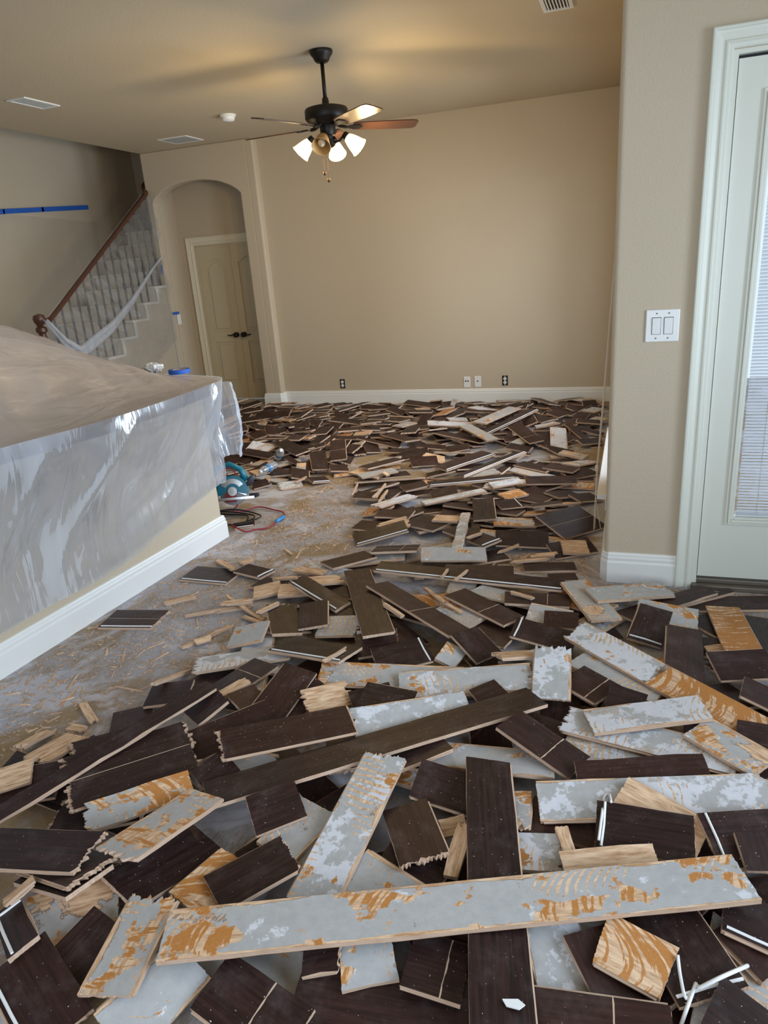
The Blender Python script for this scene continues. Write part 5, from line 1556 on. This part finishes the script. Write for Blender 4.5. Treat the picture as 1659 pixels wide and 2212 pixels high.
vis = {n: cnt[n] * RES ** 2 / (bd['cx'] ** 2 + bd['cy'] ** 2) * (1.48 / math.hypot(bd['cx'], bd['cy'])) for n, bd in enumerate(BOARDS)
       if not bd['traced'] and cnt[n] > 0.3 * bd['L'] * bd['W'] / RES ** 2}
ntr = sum(1 for bd in BOARDS if bd['traced'] and 's' not in bd['fl'])
KEEP = set(sorted(vis, key=lambda n: -vis[n])[:300 - ntr])
for n, bd in enumerate(BOARDS):
    rng = random.Random(n + 100); kind = bd['kind']
    g, o_, w_ = KIND[kind]; jit = 0.05 if bd['traced'] else 0.12
    bd['pk'] = (rng.random(), g + rng.uniform(-jit, jit), o_ + rng.uniform(-jit, jit), w_ + rng.uniform(-jit, jit))
    tot = bd['L'] * bd['W'] / RES ** 2
    if not bd['traced'] and n not in KEEP:
        plank_parts(rub, bd, n, board_matrix(bd), rpl, rpk)
        continue
    mb = MB(); pl = []; pk = []
    if kind == 'h':
        for kk, x0, x1 in (('g', -bd['L'] / 2, -0.02), ('o', -0.025, bd['L'] / 2)):
            hb_ = dict(bd, kind=kk, L=x1 - x0, fl='j' if kk == 'g' else 'j', pk=(bd['pk'][0], KIND[kk][0], KIND[kk][1], 0.42 if kk == 'g' else 0.0))
            plank_parts(mb, hb_, n, Matrix.Translation(((x0 + x1) / 2, 0, 0)), pl, pk)
    else:
        plank_parts(mb, bd, n, Matrix.Identity(4), pl, pk)
    spl = 's' in bd['fl']
    ob = finish('wood_splinter' if spl else 'wood_plank', mb, pl, pk)
    ob.matrix_world = board_matrix(bd)
    L, W = bd['L'], bd['W']; fl = bd['fl']
    if spl:
        tag(ob, bd['label'], 'splinter', 'loose wood splinters')
    elif bd['traced']:
        tag(ob, bd['label'], 'plank', 'torn-up floor planks')
    else:
        sz = 'long' if L > 0.42 else 'short' if L < 0.22 else 'half-length'
        tag(ob, '%s %s plank %s, %s' % (sz, KW[kind], lie(bd), zone(bd)), 'plank', 'torn-up floor planks')
    # details on top of the board
    near = -1 if (Matrix(ob.matrix_world).to_3x3() @ Vector((0, 1, 0))).dot(Vector((bd['cx'], bd['cy'], 0))) > 0 else 1
    if 'c' in fl:
        bead(ob, [(-L / 2 + 0.01, near * (W / 2 - 0.012), TH + 0.001), (0, near * (W / 2 - 0.0115), TH + 0.0012), (L / 2 - 0.006, near * (W / 2 - 0.013), TH + 0.001)], 0.0035)
    for ch, sx in (('e', -1), ('E', 1)):
        if ch in fl:
            bead(ob, [(sx * (L / 2 - 0.018), -W / 2 + 0.004, TH + 0.001), (sx * (L / 2 - 0.02), 0, TH + 0.0015), (sx * (L / 2 - 0.018), W / 2 - 0.002, TH + 0.001)], 0.0035)
    if 'x' in fl:
        f_ = rng.uniform(-0.1, 0.2) * L; jag = MB(); k = max(6, int(W / 0.01))
        a = [(f_ + rng.uniform(-0.0006, 0.0006), -W / 2 + W * i / k) for i in range(k + 1)]
        jag.prism(a + [(x + rng.uniform(0.0012, 0.0042), y) for x, y in a[::-1]], TH - 0.001, TH + 0.0005)
        s_ = jag.build('joint_line', M['core'], ob)
    if 'l' in fl:
        MB().box(-L / 2 + 0.004, L / 2 - 0.004, -0.001, 0.001, TH - 0.001, TH + 0.0004).build('joint_line', M['core'], ob)
tag(finish('plank_rubble', rub, rpl, rpk), 'mass of small and half-buried plank pieces filling the heaps', 'rubble', None, 'stuff')
print('BOARDS', len(BOARDS), 'objects', sum(1 for o in bpy.data.objects if o.name.startswith('wood_plank')))


def heap_z(x, y):
    return HF[int((x - GX0) / RES), int((y - GY0) / RES)]


# bottles rest on the boards
bp = onz(607, 990, 0.05)
bottle((bp[0] - 0.05, bp[1] + 0.04, heap_z(bp[0], bp[1]) + 0.05), (R(62), 0, R(40)), 'clear water bottle with blue wrapper lying on the planks beyond the saw')
bp2 = onz(588, 1024, 0.03)
bottle((bp2[0], bp2[1] + 0.06, heap_z(bp2[0], bp2[1]) + 0.046), (R(90), 0, R(-8)), 'clear bottle seen end-on beside the saw', 0.6)

# loose white strings of caulk
def string(pts, z, label, r=0.0035):
    Q = []
    for k, (x, y) in enumerate(pts):
        hz = 0.06
        for _ in range(6):
            p = onz(x, y, hz); hz = 0.5 * hz + 0.5 * (heap_z(p[0], p[1]) + z)
        Q.append((p[0], p[1], hz))
    tag(MB().tube(spline(Q, 5), r, 7).build('caulk_string', M['caulk'], smooth=True), label, 'caulk string', 'loose white caulk strings')


string([(1464, 2063), (1470, 2110), (1482, 2157), (1500, 2130), (1512, 2132)], 0.006, 'curled white caulk string by the square orange offcut')
string([(1508, 2136), (1560, 2112), (1615, 2086)], 0.006, 'straight white caulk strip across the lower right dark plank', 0.0042)
string([(1503, 2130), (1485, 2175), (1470, 2215)], 0.006, 'white caulk strip running off the bottom edge of the picture', 0.004)
string([(1293, 1815), (1300, 1760), (1305, 1722), (1316, 1716), (1320, 1735)], 0.006, 'looped white string on the dark plank before the white-backed one')
tag(MB().prism([(0, 0), (0.03, 0.008), (0.045, 0.0), (0.035, -0.012), (0.01, -0.012)], 0, 0.003).build('mortar_flake', M['caulk']), 'white mortar flake on the vertical dark plank', 'flake').location = tuple(onz(1085, 2162, heap_z(*onz(1085, 2162, 0.08)[:2])) + np.array([0, 0, 0.003]))

# fine chips and sawdust, past counting
ch = MB(); cpl = []; cpk = []
rn = random.Random(21)
polyA = [tuple(onz(*p)[:2]) for p in ((490, 1165), (800, 1000), (900, 960), (800, 1130), (900, 1190), (700, 1240), (640, 1330), (420, 1480), (160, 1600), (0, 1720), (0, 1480))]
polyB = [tuple(onz(*p)[:2]) for p in ((1300, 1262), (1659, 1280), (1659, 1340), (1350, 1300))]
polyC = [tuple(onz(*p)[:2]) for p in ((900, 1190), (1285, 1180), (1285, 1245), (1000, 1230))]
for poly, num in ((polyA, 4200), (polyB, 300), (polyC, 600)):
    xs = [p[0] for p in poly]; ys = [p[1] for p in poly]; k = 0; tr_ = 0
    while k < num and tr_ < num * 30:
        tr_ += 1
        x, y = rn.uniform(min(xs), max(xs)), rn.uniform(min(ys), max(ys))
        if not inside(poly, x, y) or not free(x, y): continue
        z = heap_z(x, y)
        if z > 0.001: continue
        a = rn.uniform(0, math.pi); l = 0.0028 * math.exp(abs(rn.gauss(0, 0.95))); w = min(0.008, l * rn.uniform(0.12, 0.6)); h = rn.uniform(0.001, 0.003)
        c, s = math.cos(a), math.sin(a); base = len(ch.v); tl = rn.uniform(-0.15, 0.25)
        for dx, dy, dz in ((-l, -w, 0), (l, -w * 0.3, 0), (l, w * 0.3, 0), (-l, w, 0), (-l * 0.9, 0, h), (l * 0.8, 0, h + tl * l * 0.3)):
            ch.v.append((x + dx * c - dy * s, y + dx * s + dy * c, z + 0.0005 + dz)); cpl.append((dx, dy, k * 0.37)); cpk.append((rn.random(), -0.3, 0.15, 0))
        for f in ((0, 1, 5, 4), (3, 4, 5, 2), (1, 2, 5), (0, 4, 3)):
            ch.f.append(tuple(base + i for i in f)); ch.m.append(1 if rn.random() < 0.8 else 2)
        k += 1
tag(finish('wood_chips', ch, cpl, cpk), 'sawdust and small wood chips strewn over the concrete', 'wood chips', None, 'stuff')

# boards of one look and place: tell them apart by distance
same = {}
for o in bpy.data.objects:
    if o.name.startswith('wood_plank'):
        same.setdefault(o['label'], []).append(o)
for lb, os_ in same.items():
    if 1 < len(os_) < 5:
        os_.sort(key=lambda o: o.matrix_world.translation.xy.length)
        for o, w in zip(os_, ('nearer', 'farther') if len(os_) == 2 else ('nearest', 'middle', 'farthest') if len(os_) == 3 else ('nearest', 'second nearest', 'second farthest', 'farthest')):
            o['label'] = lb + ', the ' + w
